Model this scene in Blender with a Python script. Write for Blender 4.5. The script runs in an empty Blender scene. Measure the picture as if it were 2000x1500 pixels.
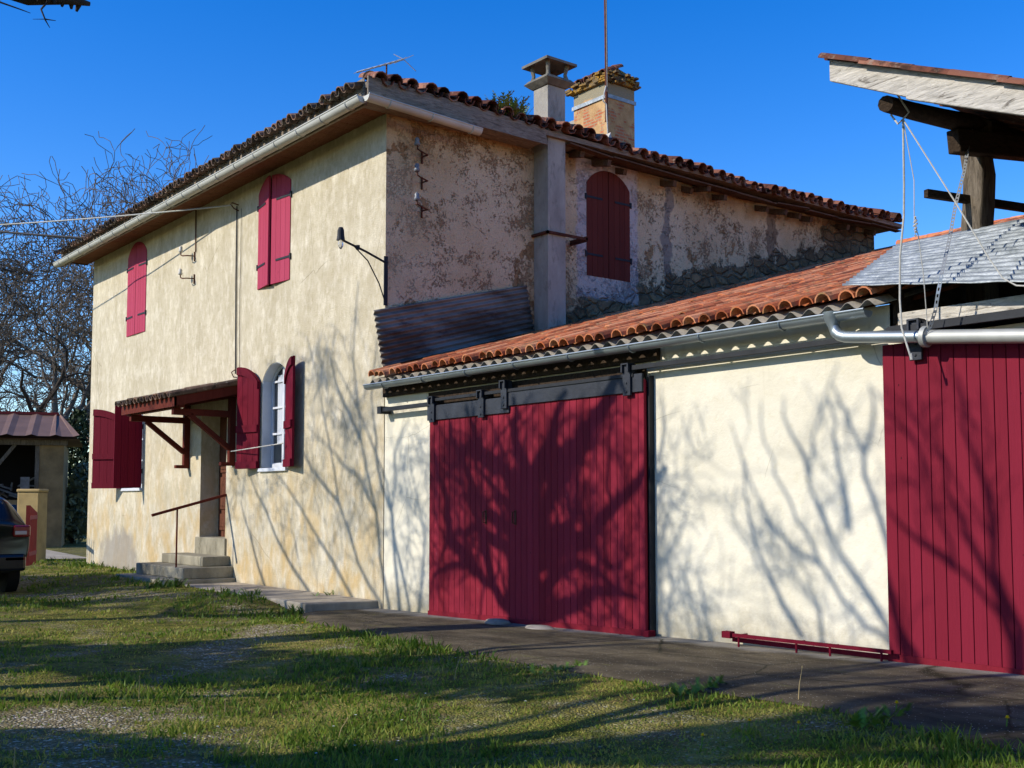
import bpy, bmesh, math, random
import numpy as np
from mathutils import Vector, Matrix
R_=math.radians
# ------------------------------------------------------------------ camera, world, sun, exposure
sc=bpy.context.scene
HEAD=R_(141.7); PITCH=R_(4.0); CAM=Vector((13.43,-8.33,1.5))
cam=bpy.data.cameras.new('camera'); co=bpy.data.objects.new('camera',cam); sc.collection.objects.link(co)
cam.sensor_fit='HORIZONTAL'; cam.sensor_width=36; cam.lens=36*2200/2000; cam.shift_y=76/2000; cam.clip_end=2000; cam.clip_start=.05
co.location=CAM; co.rotation_euler=(math.pi/2+PITCH,0,HEAD-math.pi/2); sc.camera=co
SUN_EL=R_(30.2); SUN_AZ=R_(20)            # azimuth measured from -Y towards -X
S=Vector((-math.sin(SUN_AZ)*math.cos(SUN_EL),-math.cos(SUN_AZ)*math.cos(SUN_EL),math.sin(SUN_EL)))
w=bpy.data.worlds.new('World'); sc.world=w; w.use_nodes=True
nt=w.node_tree; bg=nt.nodes['Background']; sky=nt.nodes.new('ShaderNodeTexSky'); sky.sky_type='NISHITA'; sky.sun_disc=False
sky.sun_elevation=SUN_EL; sky.sun_rotation=math.atan2(S.x,S.y); sky.altitude=300; sky.air_density=1.0; sky.dust_density=.15; sky.ozone_density=3.0
hs=nt.nodes.new('ShaderNodeHueSaturation'); hs.inputs['Saturation'].default_value=1.42; hs.inputs['Hue'].default_value=.516; hs.inputs['Value'].default_value=1.0
nt.links.new(sky.outputs[0],hs.inputs['Color']); nt.links.new(hs.outputs[0],bg.inputs[0]); bg.inputs[1].default_value=.142
sl=bpy.data.lights.new('sun','SUN'); sl.energy=3.3; sl.angle=R_(.45); sl.color=(1,.93,.82)
so=bpy.data.objects.new('sun',sl); sc.collection.objects.link(so); so.rotation_euler=(-S).to_track_quat('-Z','Y').to_euler()
sc.view_settings.view_transform='Standard'; sc.view_settings.look='None'; sc.view_settings.exposure=.68; sc.view_settings.gamma=1
rnd=random.Random(7); nr=np.random.default_rng(7)
# ------------------------------------------------------------------ helpers
def srgb(h):
    h=h.lstrip('#'); v=[int(h[i:i+2],16)/255 for i in (0,2,4)]
    return tuple((x/12.92 if x<=.04045 else ((x+.055)/1.055)**2.4) for x in v)+(1,)
def tag(o,label=None,cat=None,group=None,kind=None):
    if label: o['label']=label
    if cat: o['category']=cat
    if group: o['group']=group
    if kind: o['kind']=kind
    return o
def worigin(o):
    v=Vector((0,0,0))
    while o: v+=o.location; o=o.parent
    return v
def empty(name,loc,label,cat,group=None):
    o=bpy.data.objects.new(name,None); sc.collection.objects.link(o); o.location=loc; o.empty_display_size=.2
    return tag(o,label,cat,group)
class MB:
    def __init__(s): s.v=[]; s.f=[]; s.t=[]; s.tone=0
    def add(s,vs,fs,tone=None):
        b=len(s.v); s.v+= [tuple(p) for p in vs]
        s.f+=[tuple(i+b for i in q) for q in fs]; s.t+=[s.tone if tone is None else tone]*len(fs)
    def box(s,a,b,tone=None):
        x0,y0,z0=[min(a[i],b[i]) for i in range(3)]; x1,y1,z1=[max(a[i],b[i]) for i in range(3)]
        s.add([(x0,y0,z0),(x1,y0,z0),(x1,y1,z0),(x0,y1,z0),(x0,y0,z1),(x1,y0,z1),(x1,y1,z1),(x0,y1,z1)],
              [(0,3,2,1),(4,5,6,7),(0,1,5,4),(1,2,6,5),(2,3,7,6),(3,0,4,7)],tone)
    def beam(s,p,q,wd,ht,up=(0,0,1),tone=None,roll=0):
        p=Vector(p);q=Vector(q);d=(q-p).normalized(); u=Vector(up); r=d.cross(u).normalized(); u=r.cross(d).normalized()
        r*=wd/2; u*=ht/2
        s.add([p-r-u,p+r-u,p+r+u,p-r+u,q-r-u,q+r-u,q+r+u,q-r+u],[(0,1,2,3),(7,6,5,4),(0,4,5,1),(1,5,6,2),(2,6,7,3),(3,7,4,0)],tone)
    def tube(s,pts,rad,n=8,cap=True,tone=None):
        pts=[Vector(p) for p in pts]; rad=rad if hasattr(rad,'__len__') else [rad]*len(pts)
        vs=[];fs=[];ref=Vector((0,0,1))
        prev=None
        for i,p in enumerate(pts):
            d=(pts[min(i+1,len(pts)-1)]-pts[max(i-1,0)])
            d=d.normalized() if d.length>1e-9 else Vector((0,0,1))
            if prev is None:
                a=d.cross(ref) if abs(d.z)<.9 else d.cross(Vector((1,0,0)))
            else: a=prev-d*prev.dot(d)
            a.normalize(); prev=a; b=d.cross(a)
            for k in range(n):
                t=2*math.pi*k/n; vs.append(p+(a*math.cos(t)+b*math.sin(t))*rad[i])
        for i in range(len(pts)-1):
            for k in range(n):
                k2=(k+1)%n; fs.append((i*n+k,i*n+k2,(i+1)*n+k2,(i+1)*n+k))
        if cap: fs.append(tuple(range(n))[::-1]); fs.append(tuple(range((len(pts)-1)*n,len(pts)*n)))
        s.add(vs,fs,tone)
    def prism(s,poly,axis,a,b,tone=None):
        # poly: 2D pts in the plane normal to axis ('x': (y,z); 'y': (x,z); 'z': (x,y))
        def P(u,v,t): return {'x':(t,u,v),'y':(u,t,v),'z':(u,v,t)}[axis]
        n=len(poly); vs=[P(u,v,a) for u,v in poly]+[P(u,v,b) for u,v in poly]
        s.add(vs,[tuple(range(n))[::-1],tuple(range(n,2*n))]+[(i,(i+1)%n,n+(i+1)%n,n+i) for i in range(n)],tone)
    def build(s,name,m,parent=None,smooth=False,bevel=0,fix=True):
        me=bpy.data.meshes.new(name); off=worigin(parent) if parent else Vector((0,0,0))
        me.from_pydata([(v[0]-off.x,v[1]-off.y,v[2]-off.z) for v in s.v],[],s.f)
        if fix:
            bm=bmesh.new(); bm.from_mesh(me); bmesh.ops.recalc_face_normals(bm,faces=bm.faces); bm.to_mesh(me); bm.free()
        a=me.attributes.new('tone','FLOAT','FACE')
        if len(s.t)==len(me.polygons): a.data.foreach_set('value',np.array(s.t,dtype=np.float32))
        if smooth:
            me.polygons.foreach_set('use_smooth',[True]*len(me.polygons))
        me.materials.append(m); o=bpy.data.objects.new(name,me); sc.collection.objects.link(o)
        if smooth=='auto': me.set_sharp_from_angle(angle=R_(40))
        if parent: o.parent=parent
        if bevel:
            bv=o.modifiers.new('bevel','BEVEL'); bv.width=bevel; bv.segments=2; bv.limit_method='ANGLE'
        return o
class NM:   # node material helper
    def __init__(s,name,rough=.8,metal=0,spec=.3):
        s.m=bpy.data.materials.new(name); s.m.use_nodes=True; s.n=s.m.node_tree; s.b=s.n.nodes['Principled BSDF']
        s.b.inputs['Roughness'].default_value=rough; s.b.inputs['Metallic'].default_value=metal; s.b.inputs['Specular IOR Level'].default_value=spec
        g=s.N('ShaderNodeNewGeometry'); s.pos=g.outputs['Position']; s.gn=g.outputs['Normal']
    def N(s,t,**k):
        n=s.n.nodes.new(t)
        for a,b in k.items(): setattr(n,a,b)
        return n
    def L(s,a,b):
        if isinstance(a,(int,float)): b.default_value=a
        elif isinstance(a,tuple): b.default_value=a
        else: s.n.links.new(a,b)
    def sc3(s,v,x,y,z,rot=None):
        n=s.N('ShaderNodeMapping'); s.L(v,n.inputs[0]); n.inputs['Scale'].default_value=(x,y,z)
        if rot: n.inputs['Rotation'].default_value=rot
        return n.outputs[0]
    def noise(s,scale,detail=4,rough=.55,vec=None,dist=0,color=False):
        n=s.N('ShaderNodeTexNoise'); s.L(vec or s.pos,n.inputs['Vector']); n.inputs['Scale'].default_value=scale
        n.inputs['Detail'].default_value=detail; n.inputs['Roughness'].default_value=rough; n.inputs['Distortion'].default_value=dist
        return n.outputs[1 if color else 0]
    def voro(s,scale,vec=None,feat='F1',out='Distance',rand=1):
        n=s.N('ShaderNodeTexVoronoi',feature=feat); s.L(vec or s.pos,n.inputs['Vector']); n.inputs['Scale'].default_value=scale; n.inputs['Randomness'].default_value=rand
        return n.outputs[out]
    def ramp(s,f,lo,hi):   # linear map lo..hi -> 0..1
        n=s.N('ShaderNodeMapRange'); s.L(f,n.inputs[0]); n.inputs[1].default_value=lo; n.inputs[2].default_value=hi; return n.outputs[0]
    def math(s,op,a,b=0):
        n=s.N('ShaderNodeMath',operation=op); s.L(a,n.inputs[0]); s.L(b,n.inputs[1]); return n.outputs[0]
    def mix(s,f,a,b,mode='MIX'):
        n=s.N('ShaderNodeMix',data_type='RGBA',blend_type=mode); s.L(f,n.inputs[0]); s.L(a,n.inputs[6]); s.L(b,n.inputs[7]); return n.outputs[2]
    def attr(s,name='tone',out='Fac'):
        n=s.N('ShaderNodeAttribute',attribute_name=name); return n.outputs[out]
    def xyz(s):
        n=s.N('ShaderNodeSeparateXYZ'); s.L(s.pos,n.inputs[0]); return n.outputs
    def col(s,c): s.L(c,s.b.inputs['Base Color']); return s
    def bump(s,h,dist=.01,st=1.0):
        n=s.N('ShaderNodeBump'); n.inputs['Distance'].default_value=dist; n.inputs['Strength'].default_value=st; s.L(h,n.inputs['Height']); s.L(n.outputs[0],s.b.inputs['Normal']); return s
    def done(s): return s.m
MAT={}
def simple(name,hexc,rough=.7,metal=0,var=.25,scale=6,bump=0,bs=60,spec=.3,stretch=None):
    k=NM(name,rough,metal,spec); v=k.sc3(k.pos,*stretch) if stretch else None
    n=k.noise(scale,6,.6,v); c=srgb(hexc) if isinstance(hexc,str) else hexc
    d=tuple(x*(1-var) for x in c[:3])+(1,); l=tuple(min(1,x*(1+var*.6)) for x in c[:3])+(1,)
    k.col(k.mix(k.ramp(n,.3,.7),d,l))
    if bump: k.bump(k.noise(bs,4,.6,v),bump)
    MAT[name]=k.done(); return MAT[name]
# --- stucco of the house front
k=NM('stucco_ochre',.9,spec=.15); X=k.xyz(); st=k.sc3(k.pos,1,1,.55)
n1=k.noise(1.6,6,.6,st); n2=k.noise(5,5,.65,st); n3=k.noise(13,5,.7,st); lowz=k.ramp(X[2],3.4,.0)
c=k.mix(k.ramp(n1,.35,.66),srgb('#b3a88e'),srgb('#c8bea5'))
c=k.mix(k.math('MULTIPLY',k.ramp(n2,.48,.7),.6),c,srgb('#e4dcc8'))
c=k.mix(k.math('MULTIPLY',k.ramp(k.noise(2.6,5,.6,st,.4),.44,.62),k.math('MULTIPLY',lowz,.7)),c,srgb('#bd9c5c'))
c=k.mix(k.math('MULTIPLY',k.ramp(n3,.48,.66),.38),c,srgb('#9b8e6a'))
# old grey cement patch near the left foot of the wall, brown splash band at ground
dx=k.math('MULTIPLY',k.math('ADD',X[0],10.6),.75); dz=k.math('MULTIPLY',k.math('SUBTRACT',X[2],.35),1.5)
rr=k.math('ADD',k.math('POWER',k.math('ABSOLUTE',dx),2.0),k.math('POWER',k.math('ABSOLUTE',dz),2.0))
pm=k.ramp(k.math('ADD',rr,k.math('MULTIPLY',k.noise(2.2,6,.7),2.2)),2.1,1.5); c=k.mix(k.math('MULTIPLY',pm,.75),c,srgb('#8d8880'))
sp=k.ramp(k.math('ADD',X[2],k.math('MULTIPLY',k.noise(4,5),.5)),.42,.2); c=k.mix(k.math('MULTIPLY',sp,.6),c,srgb('#6d604a'))
cr=k.voro(.55,k.sc3(k.mix(.08,k.pos,k.noise(2,4,color=True)),1,1,.6),'DISTANCE_TO_EDGE'); crm=k.math('MULTIPLY',k.ramp(cr,.004,.0),k.ramp(k.noise(.7,2),.5,.62)); c=k.mix(k.math('MULTIPLY',crm,.5),c,srgb('#6b5c42'))
k.col(c).bump(k.math('ADD',k.noise(45,5,.7),k.math('MULTIPLY',k.noise(4,3),1.5)),.012); MAT['stucco']=k.done()
# --- cream barn plaster
k=NM('plaster_cream',.88,spec=.15); X=k.xyz()
c=k.mix(k.ramp(k.noise(1.1,5,.6),.35,.7),srgb('#cfc8b2'),srgb('#dcd6c2'))
c=k.mix(k.math('MULTIPLY',k.ramp(k.noise(9,6,.7),.55,.7),.35),c,srgb('#c5bb98'))
sp=k.ramp(k.math('ADD',X[2],k.math('MULTIPLY',k.noise(6,6,.75),.7)),.85,.4); c=k.mix(k.math('MULTIPLY',sp,.75),c,srgb('#8c8062'))
ch=k.ramp(k.noise(5,6,.75),.7,.73); c=k.mix(k.math('MULTIPLY',ch,.8),c,srgb('#9b927c'))
cr=k.voro(.8,k.mix(.1,k.pos,k.noise(2.4,5,color=True)),'DISTANCE_TO_EDGE'); c=k.mix(k.math('MULTIPLY',k.math('MULTIPLY',k.ramp(cr,.004,.0),k.ramp(k.noise(.9,2),.48,.56)),.6),c,srgb('#8d8468'))
dr=k.math('MULTIPLY',k.ramp(k.noise(4,6,.7,k.sc3(k.pos,2,1,.12)),.55,.7),k.ramp(X[2],2.0,2.9)); c=k.mix(k.math('MULTIPLY',dr,.35),c,srgb('#a89f80'))
pt=k.ramp(k.noise(26,4,.8),.73,.76); c=k.mix(k.math('MULTIPLY',pt,.6),c,srgb('#8f8670'))
k.col(c).bump(k.math('ADD',k.math('MULTIPLY',k.noise(28,5,.7),.35),k.math('MULTIPLY',k.noise(2.5,5,.6),2.2)),.010); MAT['plaster']=k.done()
# --- flaking render of the gable side, rubble stone low down
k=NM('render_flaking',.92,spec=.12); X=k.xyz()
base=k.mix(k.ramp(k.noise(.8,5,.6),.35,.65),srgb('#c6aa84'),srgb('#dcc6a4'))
chip=k.ramp(k.noise(13,7,.75,k.sc3(k.pos,1,1,.8),.2),.56,.61)
lowm=k.ramp(k.math('ADD',k.math('SUBTRACT',X[2],k.math('MULTIPLY',X[1],.0)),k.noise(.6,3)),6.9,4.6)
dens=k.ramp(k.noise(.7,3,.5),.38,.6)
chip=k.ramp(k.math('ADD',k.math('ADD',k.math('MULTIPLY',k.noise(24,3,.9),.6),k.math('MULTIPLY',k.noise(8,6,.7),.4)),k.math('MULTIPLY',k.math('SUBTRACT',k.noise(1.4,5,.65),.5),.6)),.54,.585); c=k.mix(k.math('MULTIPLY',chip,k.math('MULTIPLY',k.ramp(X[1],.55,.85),.7)),base,srgb('#8a6644'))
big=k.ramp(k.noise(1.3,6,.7,None,.5),.59,.61); c=k.mix(k.math('MULTIPLY',big,.85),c,srgb('#9a7650'))
och=k.ramp(k.math('ADD',X[2],k.math('MULTIPLY',k.noise(2.2,5),.9)),7.15,7.45); c=k.mix(k.math('MULTIPLY',och,.7),c,srgb('#9a7850'))
# repaired grey crack between the window and the far end
cx=k.math('ABSOLUTE',k.math('SUBTRACT',k.math('ADD',X[1],k.math('MULTIPLY',k.noise(1.7,4),.55)),6.0)); c=k.mix(k.math('MULTIPLY',k.ramp(cx,.1,.07),.85),c,srgb('#8a8078'))
cx2=k.math('ABSOLUTE',k.math('SUBTRACT',k.math('ADD',X[1],k.math('MULTIPLY',k.noise(1.2,5,.7),.8)),8.9)); c=k.mix(k.math('MULTIPLY',k.ramp(cx2,.14,.1),.8),c,srgb('#7a6654'))
fine=k.ramp(k.noise(38,5,.7),.5,.72); c=k.mix(k.math('MULTIPLY',fine,.35),c,srgb('#7d6658'))
# stones: above the barn roof line and the far end
stv=k.sc3(k.mix(.11,k.pos,k.noise(4,4,color=True)),1,1,1.8); ve=k.voro(3.6,stv,'DISTANCE_TO_EDGE'); vs_=k.N('ShaderNodeSeparateColor'); k.L(k.voro(3.6,stv,'F1','Color'),vs_.inputs[0]); vc=vs_.outputs[0]
stc=k.mix(.55,k.mix(k.ramp(k.noise(12,5,.7),.3,.7),srgb('#5e4a38'),srgb('#937a5c')),k.mix(k.ramp(vc,0,1),srgb('#4a3a2a'),srgb('#a08464')))
stc=k.mix(k.ramp(ve,.05,.01),stc,srgb('#6e6456'))
line=k.math('SUBTRACT',X[2],k.math('ADD',k.math('MULTIPLY',X[1],.281),3.2)); sm=k.ramp(k.math('ADD',line,k.math('MULTIPLY',k.noise(1.9,6,.75),-1.7)),-.3,-.38)
fy=k.math('ADD',X[1],k.math('MULTIPLY',k.noise(2,4),.8)); sm=k.math('MAXIMUM',k.math('MULTIPLY',sm,k.ramp(X[1],3.0,3.3)),k.ramp(fy,10.5,10.55))
c=k.mix(k.math('MULTIPLY',sm,.9),c,stc)
# whitewashed band round the gable window
wy=k.math('SUBTRACT',k.math('ABSOLUTE',k.math('SUBTRACT',X[1],4.3)),.62); wz=k.math('SUBTRACT',k.math('ABSOLUTE',k.math('SUBTRACT',X[2],6.0)),1.12)
wd=k.math('ADD',k.math('MAXIMUM',wy,wz),k.math('MULTIPLY',k.noise(3,5,.7),.22)); wm=k.ramp(wd,.2,.15); c=k.mix(k.math('MULTIPLY',wm,.8),c,k.mix(k.ramp(k.noise(9,5),.55,.7),srgb('#c3b8b8'),srgb('#8e7c74')))
h=k.math('ADD',k.math('MULTIPLY',k.noise(30,6,.75),1.0),k.math('MULTIPLY',chip,-.9)); h=k.math('ADD',h,k.math('MULTIPLY',k.math('MULTIPLY',k.ramp(ve,0,.12),sm),3)); h=k.math('ADD',h,k.math('MULTIPLY',big,-1))
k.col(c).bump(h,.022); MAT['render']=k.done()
# --- cement
def cement(name,a,b,stain='#4a4a42'):
    k=NM(name,.92,spec=.15); c=k.mix(k.ramp(k.noise(2.5,6,.65,k.sc3(k.pos,1,1,.5)),.35,.65),srgb(a),srgb(b))
    c=k.mix(k.math('MULTIPLY',k.ramp(k.noise(7,6,.7,k.sc3(k.pos,1,1,.4)),.55,.68),.5),c,srgb(stain)); k.col(c).bump(k.noise(35,5,.7),.008); MAT[name]=k.done()
cement('cement_grey','#8a857c','#aaa498'); cement('cement_dark','#5b5850','#7d786c','#33322c'); cement('step_stone','#7c7664','#a39c86','#55503c')
cement('apron_concrete','#4a4540','#6e6860','#2c2a26'); cement('slab_concrete','#8d8474','#b3a893','#5c5446')
# --- planks / paint
def paint(name,a,b,worn='#c98f96',amt=.25,rough=.7):
    k=NM(name,rough,spec=.08); t=k.attr(); c=k.mix(t,srgb(a),srgb(b)); st=k.sc3(k.pos,1,1,.08)
    c=k.mix(k.math('MULTIPLY',k.ramp(k.noise(14,5,.6,st),.35,.75),.3),c,srgb(b))
    c=k.mix(k.math('MULTIPLY',k.ramp(k.noise(6,6,.8,k.sc3(k.pos,3,1,.7)),.66,.7),amt),c,srgb(worn))
    c=k.mix(k.math('MULTIPLY',k.ramp(k.noise(3,6,.8,k.sc3(k.pos,1.5,1,9)),.69,.73),amt*1.6),c,srgb(worn)); c=k.mix(k.math('MULTIPLY',k.ramp(k.noise(1.1,5,.6),.4,.7),.35),c,srgb(a)); c=k.mix(k.ramp(k.voro(7,k.sc3(k.pos,1,1,.6)),.05,.03),c,srgb('#3a0c14'))
    k.col(c).bump(k.math('ADD',k.noise(40,4,.6,st),k.math('MULTIPLY',k.noise(6,4,.6,st),1.5)),.006); MAT[name]=k.done()
paint('red_paint','#711a26','#892636'); paint('red_faded','#a03a50','#b04860','#d0a0a8',.1,.7); paint('red_window','#5e0e20','#741428','#905058',.12); paint('red_deep','#681624','#7a1e30','#a87880',.2)
paint('red_brown','#5a261c','#7a3a2a','#8a6a58',.3,.7); paint('brown_red_shade','#5c2a24','#6a342c','#9a6050',.15,.75)
def wood(name,a,b,g=12,dark='#2a241e',axis=(1,1,1),amt=.6):
    k=NM(name,.9,spec=.12); v=k.sc3(k.pos,*axis); c=k.mix(k.ramp(k.noise(g,7,.7,v,1.2),.35,.65),srgb(a),srgb(b))
    c=k.mix(k.math('MULTIPLY',k.ramp(k.noise(g*.5,6,.7,v,2.5),.56,.64),amt),c,srgb(dark)); k.col(c).bump(k.noise(g*2.5,6,.7,v,1),.012); MAT[name]=k.done()
wood('wood_grey','#a39d92','#d0c9bc',7,'#4a4238',(.5,3,3),.75); wood('wood_dark','#2c241d','#473a2e',9,'#120e0a',(2,.5,2)); wood('wood_post','#4c443a','#7c7264',9,'#2a2620',(3,3,.4))
wood('wood_fascia','#6c6156','#9a8f80',9,'#3a2e28',(3,.4,3)); wood('soffit_wood','#6d4733','#8f6148',14,'#3a2418',(.7,5,1)); wood('wood_rafter','#4c392c','#6e5340',9,'#20160f',(2,.6,2)); wood('door_brown','#4e2f22','#6d4433',10,'#2a1810',(2,2,.4))
# --- tiles
def tilemat(name,cs,lich,lamt,dark,damt):
    k=NM(name,.88,spec=.15); t=k.attr(); c=k.mix(k.ramp(t,0,.5),srgb(cs[0]),srgb(cs[1])); c=k.mix(k.ramp(t,.5,1),c,srgb(cs[2]))
    c=k.mix(k.math('MULTIPLY',k.ramp(k.noise(5,6,.75),.5,.62),damt),c,srgb(dark)); c=k.mix(k.math('MULTIPLY',k.ramp(k.noise(9,6,.7),.56,.64),lamt),c,srgb(lich))
    k.col(c).bump(k.noise(50,5,.7),.006); MAT[name]=k.done()
tilemat('tile_orange',['#8a4a32','#bc6840','#d29068'],'#a09460',.4,'#54402f',.7)
tilemat('tile_old',['#4a4038','#6e5c4e','#8e6c58'],'#a29e8a',.6,'#2c2824',.75)
tilemat('tile_brown',['#4e3026','#724636','#a0705a'],'#9a9280',.45,'#2a201a',.8)
# --- metals etc.
simple('zinc','#9aa4a8',.42,.75,.15,3,spec=.5); simple('zinc_light','#bcbcb2',.55,.1,.12,3); simple('zinc_pipe','#a9aaa4',.6,.5,.18,4)
simple('black_iron','#26282c',.6,.3,.3,8); simple('dark_paint','#2a2e36',.6,0,.3,5,.004,30); simple('rust','#5b3222',.85,.2,.5,9)
simple('black','#0a0a0a',.9); simple('fibrocement','#b8b4aa',.9,0,.2,9,.004); simple('glass_dark','#20262c',.08,0,.2,2,spec=.8)
simple('white_paint','#c9ccd0',.6,0,.12,4); simple('curtain','#b8bcc2',.9,0,.1,3); simple('porcelain','#c8c4b8',.3,0,.1,4); simple('rope_pale','#b9b6ac',.9,0,.2,30); simple('strap_zinc','#b5b9bd',.45,.5,.15,10)
simple('aluminium','#b9bcc0',.45,.7,.1,5); simple('rubber','#0e0e0f',.85,0,.2,10); simple('rim_grey','#5a5d60',.4,.6,.1,5); simple('car_paint','#10151f',.18,.3,.1,1,spec=.8); simple('red_lens','#7a0c10',.15,0,.1,5,spec=.7); simple('clear_lens','#b8a8a0',.15,0,.1,5,spec=.7)
simple('gate_red','#8e3226',.7,0,.2,5); simple('pillar','#b59a66',.9,0,.25,3,.006); simple('shed_wall','#8a7350',.95,0,.4,2,.02,12); simple('shed_roof','#7a6052',.6,.1,.2,1.5); simple('junk','#6d6a66',.8,0,.6,3)
simple('bark','#6b6257',.95,0,.35,5,.02,18); simple('bark_far','#665b4e',.95,0,.35,2); simple('bark_dark','#3c352d',.95,0,.3,4,.01,20)
simple('ivy','#2e3d1c',.7,0,.5,3); simple('shrub_leaf','#33402a',.6,0,.5,3); simple('shrub_pale','#6f7d62',.6,0,.4,3); simple('fern_leaf','#6a7a3a',.7,0,.4,8); simple('yellow','#e8c010',.7,0,.1,5); simple('insulator_dark','#74787e',.35,0,.2,6); simple('undersheet','#8b8478',.95,0,.35,9,.004); simple('stalk','#a58f62',.9,0,.2,5); simple('stone_pale','#8d857a',.9,0,.3,6,.01)
simple('weed_leaf','#5c7c26',.6,0,.4,9)
# corrugated iron: rusty with bluish zinc remains
k=NM('rusty_iron',.6,.35,.4); st=k.sc3(k.pos,1,.35,1.3); c=k.mix(k.ramp(k.noise(1.6,6,.7,st),.4,.62),srgb('#564c42'),srgb('#8a8880')); c=k.mix(k.math('MULTIPLY',k.ramp(k.noise(4,6,.7,st),.55,.65),.7),c,srgb('#3a2420')); MAT['rusty_iron']=k.col(c).done()
k=NM('galvanised',.5,.45,.4); c=k.mix(k.ramp(k.noise(7,6,.7),.35,.68),srgb('#757c7e'),srgb('#a4aaac')); MAT['galvanised']=k.col(c).bump(k.noise(22,5,.7),.006).done()
# brick showing through ochre render on the big chimney
k=NM('chimney_brick',.92,spec=.1); X=k.xyz(); br=k.N('ShaderNodeTexBrick'); cmb=k.N('ShaderNodeCombineXYZ'); k.L(k.math('ADD',X[0],X[1]),cmb.inputs[0]); k.L(X[2],cmb.inputs[1]); k.L(cmb.outputs[0],br.inputs[0])
br.inputs['Color1'].default_value=srgb('#a85c3c'); br.inputs['Color2'].default_value=srgb('#b87050'); br.inputs['Mortar'].default_value=srgb('#a08a6c'); br.inputs['Scale'].default_value=1; br.inputs['Mortar Size'].default_value=.012; br.inputs['Brick Width'].default_value=.22; br.inputs['Row Height'].default_value=.06
rn=k.mix(k.ramp(k.noise(4,5),.35,.65),srgb('#a8845a'),srgb('#c4a274')); c=k.mix(k.ramp(k.noise(2.6,5,.65),.52,.58),rn,br.outputs[0]); top=k.ramp(k.math('ADD',X[2],k.math('MULTIPLY',k.noise(3,4),.3)),9.2,9.25); c=k.mix(top,c,srgb('#8f866f'))
MAT['chimney_brick']=k.col(c).bump(k.noise(25,5,.7),.015).done()
k=NM('mossy_cap',.95,spec=.1); c=k.mix(k.ramp(k.noise(4,6,.7),.4,.6),srgb('#5a4c3c'),srgb('#7d6c50')); c=k.mix(k.math('MULTIPLY',k.ramp(k.noise(6,6,.75),.47,.6),.85),c,srgb('#b98a2e')); MAT['mossy_cap']=k.col(c).bump(k.noise(20,6,.8),.03).done()
# --- ground
gr_c=[((5.55,-5.89),(-.785,.62),1.0,1.35),((2.34,-3.33),(-.785,.62),2.7,.5),((-4.2,-2.5),(.88,.47),3.6,.55),((6.9,-6.6),(-.785,.62),.5,1.6),((-9.5,-3.2),(1,.1),3,1.4)]
def vnoise(x,y,s,seed=0):
    x=np.asarray(x)*s+seed*17.3; y=np.asarray(y)*s+seed*9.7; xi=np.floor(x); yi=np.floor(y); fx=x-xi; fy=y-yi; fx=fx*fx*(3-2*fx); fy=fy*fy*(3-2*fy)
    h=lambda a,b: np.modf(np.abs(np.sin(a*127.1+b*311.7)*43758.5453))[0]
    return (h(xi,yi)*(1-fx)+h(xi+1,yi)*fx)*(1-fy)+(h(xi,yi+1)*(1-fx)+h(xi+1,yi+1)*fx)*fy
def fbm(x,y,s,seed=0): return .5*vnoise(x,y,s,seed)+.3*vnoise(x,y,s*2.1,seed+1)+.2*vnoise(x,y,s*4.3,seed+2)
def gravel(x,y):
    x=x+.5*(fbm(x,y,1.1,31)-.5)*2; y=y+.5*(fbm(x,y,1.1,32)-.5)*2
    m=np.zeros_like(np.asarray(x,float))
    for (c0,d,a,b) in gr_c:
        u=((x-c0[0])*d[0]+(y-c0[1])*d[1])/a; v=(-(x-c0[0])*d[1]+(y-c0[1])*d[0])/b; m=np.maximum(m,1.0-(u*u+v*v)*.8)
    return np.clip((m*.75+(fbm(x,y,1.8,3)-.5)*1.6+(fbm(x,y,6,6)-.5)*.9),0,.92)
def sm(a,b,x): t=np.clip((np.asarray(x,float)-a)/(b-a),0,1); return t*t*(3-2*t)
def gz(x,y): return .022*np.clip(x,0,9)*sm(-4.5,-1.8,y)+.1*sm(-3,-12,x)*sm(-6,-1,y)+.05*(fbm(x,y,.5,5)-.5)*sm(-1.2,-2.6,y)*1.0+.12*sm(-.96,-1.04,y)*sm(-3.4,-1.5,y)*sm(-9.5,-7.2,x)*sm(-.6,-1.6,x)*(.75+.5*fbm(x,y,1.5,9))
def gzf(x,y): return float(gz(np.array([x]),np.array([y]))[0])
k=NM('lawn_soil',.95,spec=.1); g=k.attr('gravel'); sc_=k.noise(1.3,5,.6)
gc=k.mix(k.ramp(sc_,.35,.65),srgb('#56561f'),srgb('#8c833e')); gc=k.mix(k.ramp(k.noise(5,6,.7),.45,.65),gc,srgb('#3e4a18')); gc=k.mix(k.math('MULTIPLY',k.ramp(k.noise(.9,4),.55,.65),.7),gc,srgb('#9a8f48')); gc=k.mix(k.math('MULTIPLY',k.ramp(k.noise(2.3,6,.7),.55,.62),.6),gc,srgb('#6b573a'))
vc=k.voro(55,None,'F1','Color'); gs=k.N('ShaderNodeSeparateColor'); k.L(vc,gs.inputs[0]); gv=k.mix(gs.outputs[0],srgb('#5a4f3c'),srgb('#a09272')); gv=k.mix(k.ramp(gs.outputs[1],.86,.9),gv,srgb('#d8d0bc')); gv=k.mix(k.ramp(k.noise(7,5,.7),.5,.65),gv,srgb('#6e6238'))
k.col(k.mix(g,gc,gv)).bump(k.math('ADD',k.math('MULTIPLY',k.voro(55),-1),k.math('MULTIPLY',k.noise(12,5,.7),2)),.02); MAT['soil']=k.done()
k=NM('grass_blades',.6,spec=.25); t=k.attr('tone'); c=k.mix(k.ramp(t,0,.5),srgb('#3c5914'),srgb('#72882c')); c=k.mix(k.ramp(t,.5,1),c,srgb('#a89c4e')); k.col(c)
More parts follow.
